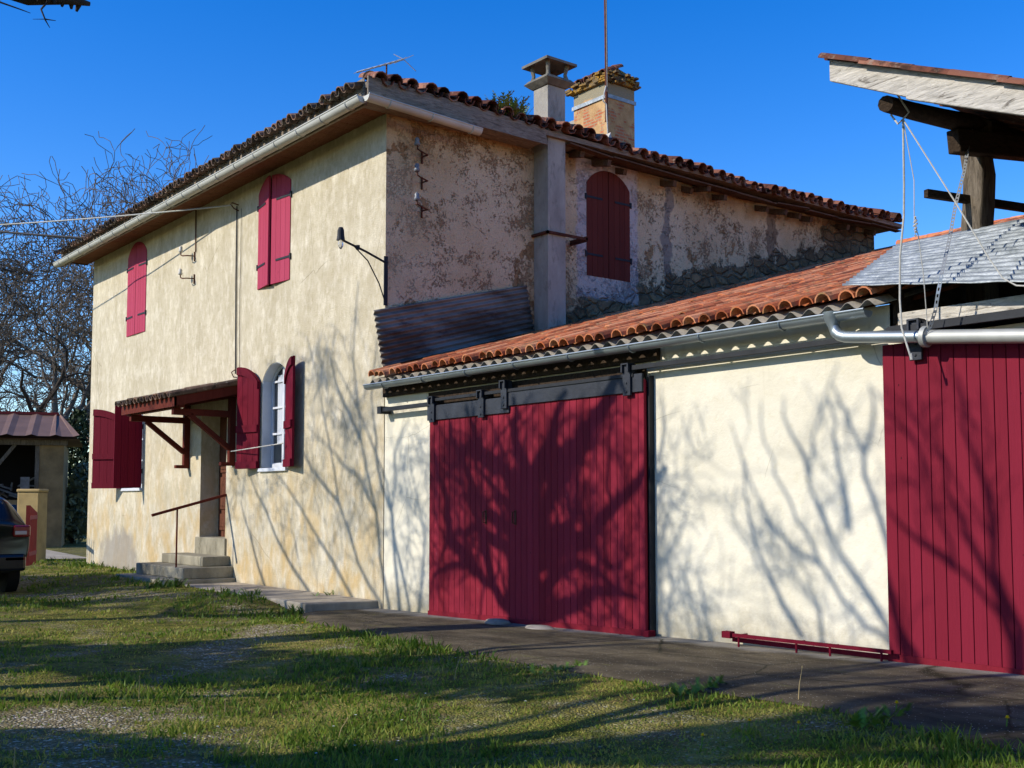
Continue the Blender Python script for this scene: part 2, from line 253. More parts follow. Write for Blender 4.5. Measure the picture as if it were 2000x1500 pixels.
tr=k.N('ShaderNodeBsdfTranslucent'); k.L(c,tr.inputs[0]); ms=k.N('ShaderNodeMixShader'); ms.inputs[0].default_value=.4; k.L(k.b.outputs[0],ms.inputs[1]); k.L(tr.outputs[0],ms.inputs[2]); k.L(ms.outputs[0],k.n.nodes['Material Output'].inputs[0]); MAT['grass']=k.done()
k=NM('apron',.93,spec=.15); X=k.xyz(); st=k.sc3(k.pos,.5,1.5,1); c=k.mix(k.ramp(k.noise(2,6,.7,st),.35,.65),srgb('#3e372a'),srgb('#6c614c')); c=k.mix(k.math('MULTIPLY',k.ramp(k.noise(1.1,5,.7),.5,.62),.6),c,srgb('#40382a'))
c=k.mix(k.math('MULTIPLY',k.ramp(k.noise(3,6,.75,st),.6,.68),.6),c,srgb('#6b6a30')); nearw=k.ramp(k.math('ADD',X[1],k.math('MULTIPLY',k.noise(2,5),.5)),-.15,.05); c=k.mix(k.math('MULTIPLY',nearw,.6),c,srgb('#9c978c'))
cr=k.voro(.7,k.mix(.12,k.pos,k.noise(2,5,color=True)),'DISTANCE_TO_EDGE'); c=k.mix(k.math('MULTIPLY',k.ramp(cr,.012,.002),.85),c,srgb('#2c2a18')); v=k.voro(30); c=k.mix(k.ramp(v,.14,.1),c,srgb('#a9a498')); k.col(c).bump(k.noise(30,6,.75),.015); MAT['apron']=k.done()
# ------------------------------------------------------------------ ground
def axis_pts(a,b,fine_a,fine_b,st,big):
    return np.unique(np.round(np.concatenate([np.linspace(a,fine_a,big),np.arange(fine_a,fine_b,st),np.linspace(fine_b,b,big)]),3))
xs=axis_pts(-500,400,-16,12,.14,14); ys=axis_pts(-300,600,-10,.6,.14,14)
GX,GY=np.meshgrid(xs,ys); GZ=gz(GX,GY); nx=len(xs); ny=len(ys)
me=bpy.data.meshes.new('lawn'); vv=np.stack([GX.ravel(),GY.ravel(),GZ.ravel()],1)
ii=np.arange(nx*ny).reshape(ny,nx); q=np.stack([ii[:-1,:-1].ravel(),ii[:-1,1:].ravel(),ii[1:,1:].ravel(),ii[1:,:-1].ravel()],1)
me.from_pydata(vv.tolist(),[],q.tolist()); a=me.attributes.new('gravel','FLOAT','POINT'); a.data.foreach_set('value',gravel(GX.ravel(),GY.ravel()).astype(np.float32))
me.polygons.foreach_set('use_smooth',[True]*len(me.polygons)); me.materials.append(MAT['soil']); lawn=bpy.data.objects.new('lawn',me); sc.collection.objects.link(lawn); tag(lawn,kind='structure')
AE=[(-.3,-1.05),(.2,-1.4),(.92,-1.65),(2.6,-1.85),(4.81,-2.13),(6.2,-2.24),(7.58,-2.3),(8.88,-2.26),(10.04,-2.42),(11.5,-2.6),(13,-2.7)]
def apron_edge(x): return float(np.interp(x,[p[0] for p in AE],[p[1] for p in AE]))
m=MB(); X_=np.arange(-.3,13,.15)
for i in range(len(X_)-1):
    for j in range(16):
        def P(x,t):
            e=apron_edge(x)+.1*(float(fbm(np.array([x]),np.array([0.]),1.2,8)[0])-.5); y=e*(1-t)+.35*t; return (x,y,gzf(x,y)+.02*min(1,(t)*8)+.004)
        a0,a1=j/16,(j+1)/16; m.add([P(X_[i],a0),P(X_[i+1],a0),P(X_[i+1],a1),P(X_[i],a1)],[(0,1,2,3)])
tag(m.build('paved_apron',MAT['apron'],smooth=True),kind='structure')
m=MB(); m.prism([(-4.9,0.01),(-4.9,-.95),(-3.2,-1.02),(-1.6,-1.0),(-.32,-1.03),(-.2,-.5),(-.12,.01)],'z',-.05,.13); tag(m.build('concrete_pavement',MAT['slab_concrete'],bevel=.02),kind='structure')
m=MB(); m.add([(-40,-.6,.09),(-15.5,-1.3,.115),(-14.8,.8,.115),(-40,3.6,.09)],[(0,1,2,3)])
tag(m.build('road',MAT['slab_concrete']),kind='structure')
# ------------------------------------------------------------------ house
ZE=7.05
house=empty('stone_house',(-6.3,0,0),'two storey ochre rendered farmhouse with red shutters and low tiled roof','house')
def arch(cx,hw,zb,zs,rise,n=12):
    Rr=(hw*hw+rise*rise)/(2*rise); pts=[(cx-hw,zb),(cx+hw,zb)]
    for i in range(n+1):
        u=hw-2*hw*i/n; pts.append((cx+u,zs+math.sqrt(max(0,Rr*Rr-u*u))-(Rr-rise)))
    return pts
def wall_holes(outer,holes,mk,depth,name,mat,parent,inward,tone=0):
    """flat wall with openings; mk(u,v,d)->xyz; reveals of given depth"""
    bm=bmesh.new(); off=worigin(parent)
    def loop(pts,sub=0):
        vs=[]
        for i,p in enumerate(pts):
            vs.append(bm.verts.new(Vector(mk(p[0],p[1],0))-off))
        es=[bm.edges.new((vs[i],vs[(i+1)%len(vs)])) for i in range(len(vs))]; return vs,es
    E=[]; _,e=loop(outer); E+=e; H=[]
    for h in holes:
        v,e=loop(h); E+=e; H.append(v)
    bmesh.ops.triangle_fill(bm,use_beauty=True,use_dissolve=False,edges=E)
    for v,h in zip(H,holes):
        b=[bm.verts.new(Vector(mk(p[0],p[1],depth))-off) for p in h]
        for i in range(len(h)):
            j=(i+1)%len(h); bm.faces.new((v[i],v[j],b[j],b[i]))
    bmesh.ops.recalc_face_normals(bm,faces=bm.faces)
    me=bpy.data.meshes.new(name); bm.to_mesh(me); bm.free(); me.materials.append(mat); o=bpy.data.objects.new(name,me); sc.collection.objects.link(o); o.parent=parent; return o
UL=(-9.83,.54,5.0,6.68,.27); UR=(-3.48,.58,5.08,6.72,.19); LR=(-3.38,.47,2.05,3.5,.28); LL=(-9.83,.54,1.78,3.25,.22)
door=[(-6.33,.84),(-5.22,.84),(-5.22,3.1),(-6.33,3.1)]
wall_holes([(-12.65,-.3),(0,-.3),(0,ZE),(-12.65,ZE)],[arch(*UL),arch(*UR),arch(*LR),arch(*LL),door],lambda u,v,d:(u,d,v),.42,'wall',MAT['stucco'],house,1)
BW=(4.31,.49,5.17,6.7,.27)
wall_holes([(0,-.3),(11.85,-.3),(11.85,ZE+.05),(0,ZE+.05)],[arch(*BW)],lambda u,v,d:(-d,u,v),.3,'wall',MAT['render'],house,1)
m=MB(); m.box((-12.65,.45,-.3),(-.35,11.85,ZE)); o=m.build('wall',MAT['stucco'],house)
m=MB(); m.box((-12.65,.002,-.3),(-12.5,.45,ZE)); m.build('wall',MAT['stucco'],house)
# plinth sill under the door, chipped
m=MB(); m.box((-6.45,-.04,.5),(-5.15,.4,.86)); m.build('door_sill',MAT['step_stone'],house,bevel=.015)
# shutters
def leaf(name,parent,hx,w_,side,ang,zb,zs,rise,hw,mat,inner=False,planks=4,axis='A',thick=.035,straps=(.22,.84),off=.0,tonejit=.6,label=None):
    """arched plank leaf; hinge at hx, extends side*w_; ang opens outwards; arch of half-width hw"""
    ca,sa=math.cos(ang),math.sin(ang); Rr=(hw*hw+rise*rise)/(2*rise)
    def top(t): u=hw-t*(hw/w_); return zs+math.sqrt(max(0,Rr*Rr-u*u))-(Rr-rise)
    def W(t,d,z):   # t along leaf from the hinge, d outwards depth
        x=side*(t*ca-0*d)-side*d*sa*0; 
        lx=t*ca+ (d)*sa*(-1); ly=t*sa+d*ca
        if axis=='A': return (hx+side*lx,-off-ly,z)
        return (off+ly,hx+side*lx,z)
    root=MB(); g=.006
    for i in range(planks):
        a=w_*i/planks+g/2; b=w_*(i+1)/planks-g/2; n=4; tone=rnd.random()*tonejit
        prof=[(a,zb),(b,zb)]+[(b-(b-a)*j/n,top(b-(b-a)*j/n)) for j in range(n+1)]
        N=len(prof); vs=[W(t,0,z) for t,z in prof]+[W(t,thick,z) for t,z in prof]
        root.add(vs,[tuple(range(N)),tuple(range(N,2*N))[::-1]]+[(j,(j+1)%N,N+(j+1)%N,N+j) for j in range(N)],tone)
    root.tone=0; a,b=.01,w_-.01
    def bar(z0,z1,d0,d1,t0=a,t1=b):
        vs=[W(t0,d0,z0),W(t1,d0,z0),W(t1,d0,z1),W(t0,d0,z1),W(t0,d1,z0),W(t1,d1,z0),W(t1,d1,z1),W(t0,d1,z1)]
        return vs,[(0,3,2,1),(4,5,6,7),(0,1,5,4),(1,2,6,5),(2,3,7,6),(3,0,4,7)]
    vs,fs=bar(zb+.01,zs-.02,.006,thick-.01,.01,w_-.012); root.add(vs,fs,.0)   # core behind the grooves
    sh=root.build(name,mat,parent)
    if label: sh['label']=label
    H=zs-zb
    if inner:     # braces on the face that now looks outwards
        for z0,hh in ((zb+.0,.12),(zb+H*.42,.12)):
            mm=MB(); mm.add(*bar(z0,z0+hh,thick,thick+.03)); mm.build('batten',mat,sh)
        mm=MB(); n=8
        for j in range(n):
            t0=a+(b-a)*j/n; t1=a+(b-a)*(j+1)/n
            P=[(t0,top(t0)-.14),(t1,top(t1)-.14),(t1,top(t1)-.01),(t0,top(t0)-.01)]
            mm.add([W(t,thick,z) for t,z in P]+[W(t,thick+.03,z) for t,z in P],[(0,3,2,1),(4,5,6,7),(0,1,5,4),(1,2,6,5),(2,3,7,6),(3,0,4,7)])
        mm.build('batten',mat,sh)
    else:
        for s_ in straps:
            z0=zb+H*s_; mm=MB(); mm.add(*bar(z0,z0+.035,thick,thick+.01,-.01,w_*.72)); mm.add(*bar(z0-.03,z0+.065,-.005,thick+.014,-.035,.0)); mm.build('hinge',MAT['black_iron'],sh)
    return sh
def pair(v,mat,angs=(0,0),axis='A',inner=(False,False),off=-.02,wf=(1,1),**kw):
    cx,hw,zb,zs,rise=v
    leaf('shutter',house,cx-hw+.0,hw*wf[0]-.006,1,angs[0],zb,zs,rise,hw*wf[0],mat,inner[0],axis=axis,off=off,**kw)
    leaf('shutter',house,cx+hw-.0,hw*wf[1]-.006,-1,angs[1],zb,zs,rise,hw*wf[1],mat,inner[1],axis=axis,off=off,**kw)
def lining(v,axis='A'):   # dark backing behind closed shutters
    m=MB(); pts=arch(*v); m.prism(pts,'y' if axis=='A' else 'x',.2 if axis=='A' else -.2,.22 if axis=='A' else -.22); m.build('lining',MAT['black'],house)
pair(UL,MAT['red_faded'],(R_(2),R_(2))); lining(UL)
pair(UR,MAT['red_faded'],(R_(9),R_(5))); lining(UR)
pair(BW,MAT['brown_red_shade'],(0,0),'B',off=-.03); lining(BW,'B')
# lower windows: leaves folded back on the wall
cx,hw,zb,zs,rise=LR
leaf('shutter',house,cx-hw-.02,.56,-1,R_(14),zb,zs,rise,.56,MAT['red_window'],True,off=.02); leaf('shutter',house,cx+hw+.02,.5,1,R_(14),zb,zs,rise,.5,MAT['red_window'],True,off=.02)
cx,hw,zb,zs,rise=LL
leaf('shutter',house,cx-hw-.02,.72,-1,R_(36),zb,zs,rise,.72,MAT['red_window'],True,off=.02); leaf('shutter',house,cx+hw+.02,.55,1,R_(98),zb,zs,rise,.55,MAT['red_window'],False,off=.02)
def window(v):
    cx,hw,zb,zs,rise=v; y=.17
    fr=MB(); pts=arch(cx,hw,zb,zs,rise); inn=arch(cx,hw-.07,zb+.09,zs,rise-.05)
    n=len(pts)
    for i in range(n):
        j=(i+1)%n; P=[(pts[i],0),(pts[j],0),(inn[j],0),(inn[i],0)]
        fr.add([(p[0],y,p[1]) for p,_ in P]+[(p[0],y+.06,p[1]) for p,_ in P],[(0,1,2,3),(7,6,5,4),(0,4,5,1),(1,5,6,2),(2,6,7,3),(3,7,4,0)])
    fr.box((cx-.035,y-.015,zb+.05),(cx+.035,y+.05,zs+rise-.05))
    for z in (zb+.09+(zs-zb)*f for f in (.32,.62,.92)): fr.box((cx-hw+.05,y-.003,z),(cx+hw-.05,y+.047,z+.035))
    f=fr.build('window',MAT['white_paint'],house,bevel=.004)
    p=MB(); p.prism(arch(cx,hw-.06,zb+.08,zs,rise-.04),'y',y+.03,y+.035); p.build('pane',MAT['glass_dark'],f)
    s_=MB(); s_.box((cx-hw-.03,-.05,zb-.06),(cx+hw+.03,y,zb+.0)); s_.build('sill',MAT['white_paint'],f,bevel=.01)
    c_=MB(); nn=26
    for i in range(nn):
        x0=cx-hw+.08+(2*hw-.16)*i/nn; x1=cx-hw+.08+(2*hw-.16)*(i+1)/nn; ya=y+.022-.004*math.sin(i*1.7); yb=y+.022-.004*math.sin((i+1)*1.7)
        if .12<i/nn<.42 or .58<i/nn<.9: c_.add([(x0,ya,zb+.4),(x1,yb,zb+.4),(x1,yb,zs+.1),(x0,ya,zs+.1)],[(0,1,2,3)])
    c_.build('curtain',MAT['curtain'],f)
    # white reveal surround
    r=MB(); o1=arch(cx,hw-.002,zb+.002,zs,rise-.002); o2=arch(cx,hw-.012,zb+.012,zs,rise-.01)
    for i in range(1,n): 
        j=(i+1)%n; r.add([(o1[i][0],.01,o1[i][1]),(o1[j][0],.01,o1[j][1]),(o1[j][0],y,o1[j][1]),(o1[i][0],y,o1[i][1]),(o2[i][0],.01,o2[i][1]),(o2[j][0],.01,o2[j][1]),(o2[j][0],y,o2[j][1]),(o2[i][0],y,o2[i][1])],[(0,1,2,3),(7,6,5,4),(0,4,5,1),(2,6,7,3)])
    r.build('reveal',MAT['white_paint'],f)
window(LR); window(LL)
# pale plaster margin round window tops / stay bar
m=MB(); m.tube([(-4.5,-.24,2.35),(-2.75,-.16,2.42)],.009,6); m.build('stay_bar',MAT['rope_pale'],house)
# front door in the recess
d=MB(); d.box((-6.33,.36,.86),(-5.22,.4,3.1)); dr=d.build('door',MAT['door_brown'],house)
for x0 in (-6.25,-5.74):
    for z0,z1 in ((.98,1.28),(1.36,1.95),(2.03,2.62)):
        p=MB(); p.box((x0,.335,z0),(x0+.42,.362,z1)); p.box((x0+.06,.322,z0+.06),(x0+.36,.337,z1-.06)); p.build('panel',MAT['door_brown'],dr,bevel=.008)
p=MB(); p.tube([(-5.8,.3,1.75),(-5.8,.36,1.75)],.03,10); p.build('door_knob',MAT['aluminium'],dr)
p=MB(); p.box((-4.99,-.02,2.1),(-4.93,.0,2.24)); p.build('doorbell',MAT['white_paint'],house,bevel=.006)
# roof body (low pyramid) and tiles
EA=-.58; EB=.42; EL=-13.15; EK=12.25; SL=.3; Z0=7.24
apx=((EB+EL)/2,); 
half=min((EB-EL),(EK-EA))/2; ridge=[(EL+half,EA+half),(EB-half,EA+half)] if (EB-EL)>(EK-EA) else [((EB+EL)/2,EA+half),((EB+EL)/2,EK-half)]
zr=Z0+SL*half
m=MB(); t=.1
m.add([(EL,EA,Z0-t),(EB,EA,Z0-t),(EB,EK,Z0-t),(EL,EK,Z0-t),(EL,EA,Z0-.02),(EB,EA,Z0-.02),(EB,EK,Z0-.02),(EL,EK,Z0-.02),(ridge[0][0],ridge[0][1],zr-.02),(ridge[1][0],ridge[1][1],zr-.02)],
      [(0,1,2,3),(0,4,5,1),(1,5,6,2),(2,6,7,3),(3,7,4,0)]+([(4,5,9,8),(5,6,9),(6,7,8,9),(7,4,8)] if ridge[0][1]==ridge[1][1] else [(4,5,8),(5,6,9,8),(6,7,9),(7,4,8,9)]))
roof=m.build('roof',MAT['wood_fascia'],house)
def tile(m,o,du,dv,dn,r0,r1,L,th=.014,seg=6,conv=1,tone=None,arc=math.pi):
    """barrel tile: axis along dv from o; r0 lower radius, r1 upper"""
    vs=[];fs=[];n=seg+1
    for (s_,rr,lift) in ((0,r0,0.0),(L,r1,0.0)):
        for q_ in (0,1):
            R0=rr-q_*th
            for i in range(n):
                a=math.pi/2-arc/2+arc*i/seg; vs.append(o+dv*s_+du*(R0*math.cos(a))+dn*(conv*R0*math.sin(a)))
    A=0;B=n;C_=2*n;D=3*n
    for i in range(seg):
        fs+=[(A+i,A+i+1,C_+i+1,C_+i),(B+i+1,B+i,D+i,D+i+1),(A+i+1,A+i,B+i,B+i+1)]
    m.add(vs,fs,tone)
def roof_tiles(m,org,du,dv,nu,nv,pitch,expo,inside,r=.085,jit=.012,sag=None,rr=None,channel=True,ch0=0):
    rr=rr or random.Random(3); du=Vector(du).normalized(); dv=Vector(dv).normalized(); dn=du.cross(dv).normalized()
    if dn.z<0: dn=-dn
    for i in range(nu):
        for j in range(nv):
            o=Vector(org)+du*(pitch*(i+.5))+dv*(expo*j)
            if not inside(o+dv*expo*.5): continue
            if sag: o=o+Vector((0,0,sag(o)))
            jj=Vector((rr.uniform(-jit,jit),rr.uniform(-jit,jit),rr.uniform(0,jit)))
            dvj=(dv+du*rr.uniform(-.035,.035)+dn*rr.uniform(.015,.045)).normalized()
            tile(m,o+jj+dn*.035-dv*rr.uniform(0,.03)*(3 if j==0 else 1),du,dvj,dn,r*rr.uniform(.95,1.05),r*.78,expo*1.25,tone=rr.random())
            if channel and j>=ch0: tile(m,o+du*pitch*.5+dn*.075+jj*.4-dv*.05,du,dv,dn,r*.85,r*.95,expo*1.2,conv=-1,tone=rr.random(),seg=4)
c30=math.sqrt(1+SL*SL)
m=MB(); roof_tiles(m,(EL,EA-.1,Z0-.1),(1,0,0),(0,1,SL),int((EB-EL)/.21),17,.21,.38,lambda p:(p.y-EA)<(EB-p.x)+.05 and (p.y-EA)<(p.x-EL)+.05,rr=random.Random(5),jit=.02,sag=lambda o:-.02*math.sin((o.x-EL)*.5))
m.build('roof_tiles',MAT['tile_old'],house)
def sagB(o): return -.10*math.sin(max(0,min(1,(o.y-3)/9.6))*math.pi)*max(0,1-(EB-o.x)/4)+.02*math.sin(o.y*2.3)
m=MB(); roof_tiles(m,(EB+.03,EA+.0,Z0),(0,1,0),(-1,0,SL),int((EK-EA)/.28),17,.28,.38,lambda p:(EB-p.x)<(p.y-EA)+.05 and (EB-p.x)<(EK-p.y)+.05,rr=random.Random(6),jit=.03,sag=sagB,r=.112)
m.build('roof_tiles',MAT['tile_brown'],house)
m=MB(); hd=Vector((-1,1,SL)).normalized(); hu=Vector((1,1,0)).normalized(); hn=Vector((SL/2,-SL/2,1)).normalized(); q0=random.Random(8)
for j in range(20): tile(m,Vector((EB-.12,EA+.12,Z0+.09))+hd*(.36*j)+Vector((0,0,q0.uniform(0,.02))),hu,(hd+hn*.04).normalized(),hn,.105,.085,.44,tone=q0.random()*.3,th=.02)
m.build('hip_tiles',MAT['tile_old'],house)
# soffit boards, fascia, gutters
m=MB(); q0=random.Random(4); x=-13.1
while x<.38:
    m.box((x,EA+.04,ZE-.03+q0.uniform(0,.006)),(x+.115,.0,ZE-.008),q0.random()); x+=.12
x=.02
m.build('soffit',MAT['soffit_wood'],house)
m=MB(); m.box((-13.12,EA-.006,ZE-.15),(.37,EA+.035,ZE+.1)); m.box((-.15,EA-.012,ZE+.04),(.37,EA-.002,ZE+.24)); m.build('fascia_board',MAT['wood_fascia'],house)
m=MB(); m.box((-13.12,EA+.04,ZE-.05),(-13.08,.0,ZE+.1)); m.build('end_board',MAT['wood_dark'],house)
m=MB(); m.add([(.43,EA,ZE-.04),(.43,2.62,ZE-.08),(.43,2.55,ZE+.18),(.43,EA,ZE+.25),(.46,EA,ZE-.04),(.46,2.62,ZE-.08),(.46,2.55,ZE+.18),(.46,EA,ZE+.25)],[(0,1,2,3),(7,6,5,4),(0,4,5,1),(1,5,6,2),(2,6,7,3),(3,7,4,0)])
m.build('fascia_board',MAT['wood_fascia'],house)
m=MB(); m.box((0,EA+.04,ZE-.035),(.36,2.6,ZE-.01)); m.build('soffit',MAT['wood_fascia'],house)
def gutter(p,q,r,mat,parent,brk=.6,outdir=(0,-1,0),bm_=None,name='gutter',hook=True):
    p=Vector(p);q=Vector(q);d=(q-p).normalized();o=Vector(outdir); up=Vector((0,0,1)); n=10; m=MB()
    def ring(c,R0): return [c+o*(R0*math.cos(math.pi+math.pi*i/n))*-1*-1+up*(R0*math.sin(math.pi+math.pi*i/n)) for i in range(n+1)]
    for (a,b) in ((r,r-.006),):
        vs=ring(p,a)+ring(q,a)+ring(p,b)+ring(q,b); N=n+1; fs=[]
        for i in range(n): fs+=[(i,i+1,N+i+1,N+i),(2*N+i+1,2*N+i,3*N+i,3*N+i+1),(i+1,i,2*N+i,2*N+i+1),(N+i,N+i+1,3*N+i+1,3*N+i)]
        m.add(vs,fs)
    m.tube([p+o*r+up*.004,q+o*r+up*.004],.011,8); L=(q-p).length
    c=p+d*.002; m.add([c]+ring(c,r),[(0,i+1,i+2) for i in range(n)]); c=q-d*.002; m.add([c]+ring(c,r),[(0,i+1,i+2) for i in range(n)])
    g=m.build(name,mat,parent,smooth='auto')
    if hook:
        s_=brk*.5
        while s_<L:
            c=p+d*s_; mm=MB(); mm.tube([c+o*((r+.006)*math.cos(math.pi*2-math.pi*i/10))+up*((r+.006)*math.sin(math.pi*2-math.pi*i/10)) for i in range(11)]+[c-o*(r+.006)+up*.02],.008,5); mm.tube([c+o*r+up*.012,c-o*(r+.05)+up*.06],.006,5); mm.build('gutter_bracket',mat,g); s_+=brk
    return g
gutter((-13.2,EA-.085,ZE-.085),(.46,EA-.085,ZE-.07),.085,MAT['zinc_light'],house,.72)
gutter((.54,EA-.08,ZE-.07),(.54,1.25,ZE-.16),.08,MAT['zinc_light'],house,.7,(1,0,0))
# eave timber of the far part of the gable side: rafter feet and rotten boards
q0=random.Random(12); m=MB()
for i in range(17):
    y=3.5+i*.5+q0.uniform(-.12,.12); s_=sagB(Vector((EB,y,0)))+q0.uniform(-.03,.02)
    if i in (3,8,13): continue
    m=MB(); m.beam((-.1,y,ZE+.06+s_),(EB-.03+q0.uniform(-.22,.02),y+q0.uniform(-.07,.07),ZE-.04+s_),.08,.1,tone=q0.random()); m.build('rafter',MAT['wood_rafter'],house)
m=MB()
for k_ in range(3):
    y=3.1
    while y<11.4:
        L=min(q0.uniform(.9,1.8),12.2-y); s0=sagB(Vector((EB,y,0))); s1=sagB(Vector((EB,y+L,0))); x=EB-.05-.14*k_
        m.beam((x,y,ZE+.045+.045*k_+s0+q0.uniform(-.02,.02)),(x+q0.uniform(-.02,.02),y+L-.02,ZE+.045+.045*k_+s1+q0.uniform(-.025,.02)),.13,.022,tone=q0.random()); y+=L
m.build('roof_boards',MAT['wood_rafter'],house)
# grey flue on the gable side
ch=MB(); ch.box((.0,2.71,3.2),(.35,3.07,7.98)); chm=ch.build('chimney',MAT['cement_grey'],house,bevel=.01)
m=MB(); cx,cy=.175,2.89
m.add([(cx-.2,cy-.2,7.98),(cx+.2,cy-.2,7.98),(cx+.2,cy+.2,7.98),(cx-.2,cy+.2,7.98),(cx-.29,cy-.29,8.06),(cx+.29,cy-.29,8.06),(cx+.29,cy+.29,8.06),(cx-.29,cy+.29,8.06),(cx-.24,cy-.24,8.12),(cx+.24,cy-.24,8.12),(cx+.24,cy+.24,8.12),(cx-.24,cy+.24,8.12)],
 [(3,2,1,0)]+[(a,(a+1)%4,4+(a+1)%4,4+a) for a in range(4)]+[(4+a,4+(a+1)%4,8+(a+1)%4,8+a) for a in range(4)]+[(8,9,10,11)]); m.build('chimney_cap',MAT['cement_dark'],chm)
m=MB()
for sx in (-1,1):
    for sy in (-1,1): m=MB(); m.tube([(cx+sx*.19,cy+sy*.19,8.1),(cx+sx*.175,cy+sy*.175,8.2),(cx+sx*.2,cy+sy*.2,8.36)],[.045,.03,.04],6); m.build('cap_post',MAT['cement_dark'],chm)
m=MB(); m.add([(cx-.31,cy-.31,8.33),(cx+.31,cy-.31,8.33),(cx+.31,cy+.31,8.33),(cx-.31,cy+.31,8.33),(cx-.31,cy-.31,8.37),(cx+.31,cy-.31,8.37),(cx+.31,cy+.31,8.37),(cx-.31,cy+.31,8.37),(cx,cy,8.5),(cx,cy,8.44)],[(0,9,1),(1,9,2),(2,9,3),(3,9,0)]+[(a,(a+1)%4,4+(a+1)%4,4+a) for a in range(4)]+[(4,5,8),(5,6,8),(6,7,8),(7,4,8)]); m.build('cap_roof',MAT['cement_dark'],chm)
m=MB(); m.box((-.02,2.66,5.62),(.39,2.70,5.66)); m.box((.36,2.66,5.62),(.39,3.5,5.66)); m.box((.0,3.46,5.60),(.39,3.5,5.68)); m.build('iron_collar',MAT['rust'],chm)
# big brick chimney behind
c2=MB(); c2.box((-2.45,5.72,7.6),(-1.5,6.42,9.28)); chb=c2.build('chimney',MAT['chimney_brick'],house,bevel=.012); chb['label']='broad brick chimney stack with ochre render and tiled top'
m=MB(); m.box((-2.52,5.66,9.28),(-1.43,6.48,9.36)); m.box((-2.47,5.7,9.36),(-1.47,6.44,9.46)); m.add([(-2.5,5.68,9.46),(-1.44,5.68,9.46),(-1.44,6.46,9.46),(-2.5,6.46,9.46),(-1.9,6.07,9.66),(-1.6,6.07,9.66)],[(0,1,5,4),(1,2,5),(2,3,4,5),(3,0,4),(0,3,2,1)]); m.build('chimney_cap',MAT['mossy_cap'],chb,bevel=.02)
m=MB()
q0=random.Random(2)
for i in range(5):
    for j in range(3): tile(m,Vector((-2.45+i*.22,5.66+j*.14,9.44+.07*j)),Vector((1,0,0)),Vector((0,1,.45)).normalized(),Vector((0,-.4,.9)).normalized(),.09,.075,.22,tone=q0.random())
m.build('cap_tiles',MAT['tile_brown'],chb)
m=MB(); q0=random.Random(66)
for i in range(46):
    if i<26: x,y=-2.53+1.1*q0.random(),5.66+q0.uniform(-.03,.03)
    else: x,y=-1.45+q0.uniform(-.03,.03),5.68+.78*q0.random()
    z=9.27+q0.random()*.2; a=q0.uniform(-.2,.2); l=q0.uniform(.04,.1); m.beam((x-l,y,z),(x+l,y+a*.1,z+q0.uniform(-.02,.02)),q0.uniform(.04,.09),q0.uniform(.025,.06))
m.build('crumbling_stones',MAT['mossy_cap'],chb)
m=MB(); m.box((-2.47,5.69,8.98),(-1.48,5.705,9.05)); m.box((-1.495,5.69,8.98),(-1.48,6.44,9.05)); m.tube([(-1.5,5.7,9.0),(-1.36,5.56,9.0)],.02,6); m.tube([(-1.5,5.7,9.2),(-1.36,5.56,9.2)],.02,6); m.build('mast_strap',MAT['galvanised'],chb)
m=MB(); m.box((-2.95,5.8,7.5),(-2.47,6.3,8.85)); m.build('chimney_side',MAT['cement_grey'],chb)
m=MB(); m.add([(-2.6,5.45,7.9),(-1.3,5.45,7.98),(-1.42,5.72,8.3),(-2.5,5.72,8.28),(-2.6,5.45,7.7),(-1.3,5.45,7.7),(-1.3,5.72,7.7),(-2.6,5.72,7.7)],[(0,1,2,3),(0,4,5,1),(1,5,6,2),(3,7,4,0)]); m.build('lead_flashing',MAT['fibrocement'],chb)
# awning over the door
aw=MB(); AX0,AX1=-7.2,-4.62
aw.box((AX0,-1.19,3.08),(AX1,-1.16,3.24)); 
aw.add([(AX1,-1.19,3.08),(AX1,0,3.36),(AX1,0,3.52),(AX1,-1.19,3.24),(AX1-.03,-1.19,3.08),(AX1-.03,0,3.36),(AX1-.03,0,3.52),(AX1-.03,-1.19,3.24)],[(0,1,2,3),(7,6,5,4),(0,4,5,1),(1,5,6,2),(2,6,7,3),(3,7,4,0)])
aw.add([(AX0,-1.19,3.08),(AX0,0,3.36),(AX0,0,3.52),(AX0,-1.19,3.24),(AX0+.03,-1.19,3.08),(AX0+.03,0,3.36),(AX0+.03,0,3.52),(AX0+.03,-1.19,3.24)],[(3,2,1,0),(4,5,6,7),(1,5,4,0),(2,6,5,1),(3,7,6,2),(0,4,7,3)])
aw.add([(AX0,-1.17,3.23),(AX1,-1.17,3.23),(AX1,0,3.51),(AX0,0,3.51),(AX0,-1.17,3.21),(AX1,-1.17,3.21),(AX1,0,3.49),(AX0,0,3.49)],[(0,1,2,3),(7,6,5,4)])
awn=aw.build('awning',MAT['red_brown'],house)
m=MB(); roof_tiles(m,(AX0-.03,-1.24,3.22),(1,0,0),(0,1,.235),13,3,.2,.4,lambda p:True,rr=random.Random(9),r=.08); m.build('awning_tiles',MAT['tile_old'],awn)
for bx in (-6.9,-4.9):
    m=MB(); m.box((bx-.05,-.11,2.12),(bx+.05,-.0,3.3)); m.box((bx-.05,-1.12,2.96),(bx+.05,-.11,3.07)); m.beam((bx,-.1,2.42),(bx,-.82,2.97),.08,.1,up=(1,0,0)); m.box((bx-.05,-.26,2.12),(bx+.05,-.11,2.18)); m.build('bracket',MAT['red_brown'],awn,bevel=.006)
m=MB(); m.box((AX0+.05,-1.1,3.07),(AX1-.05,-1.0,3.17)); m.box((AX0+.05,-.12,3.3),(AX1-.05,-.03,3.4)); m.build('beam',MAT['red_brown'],awn)
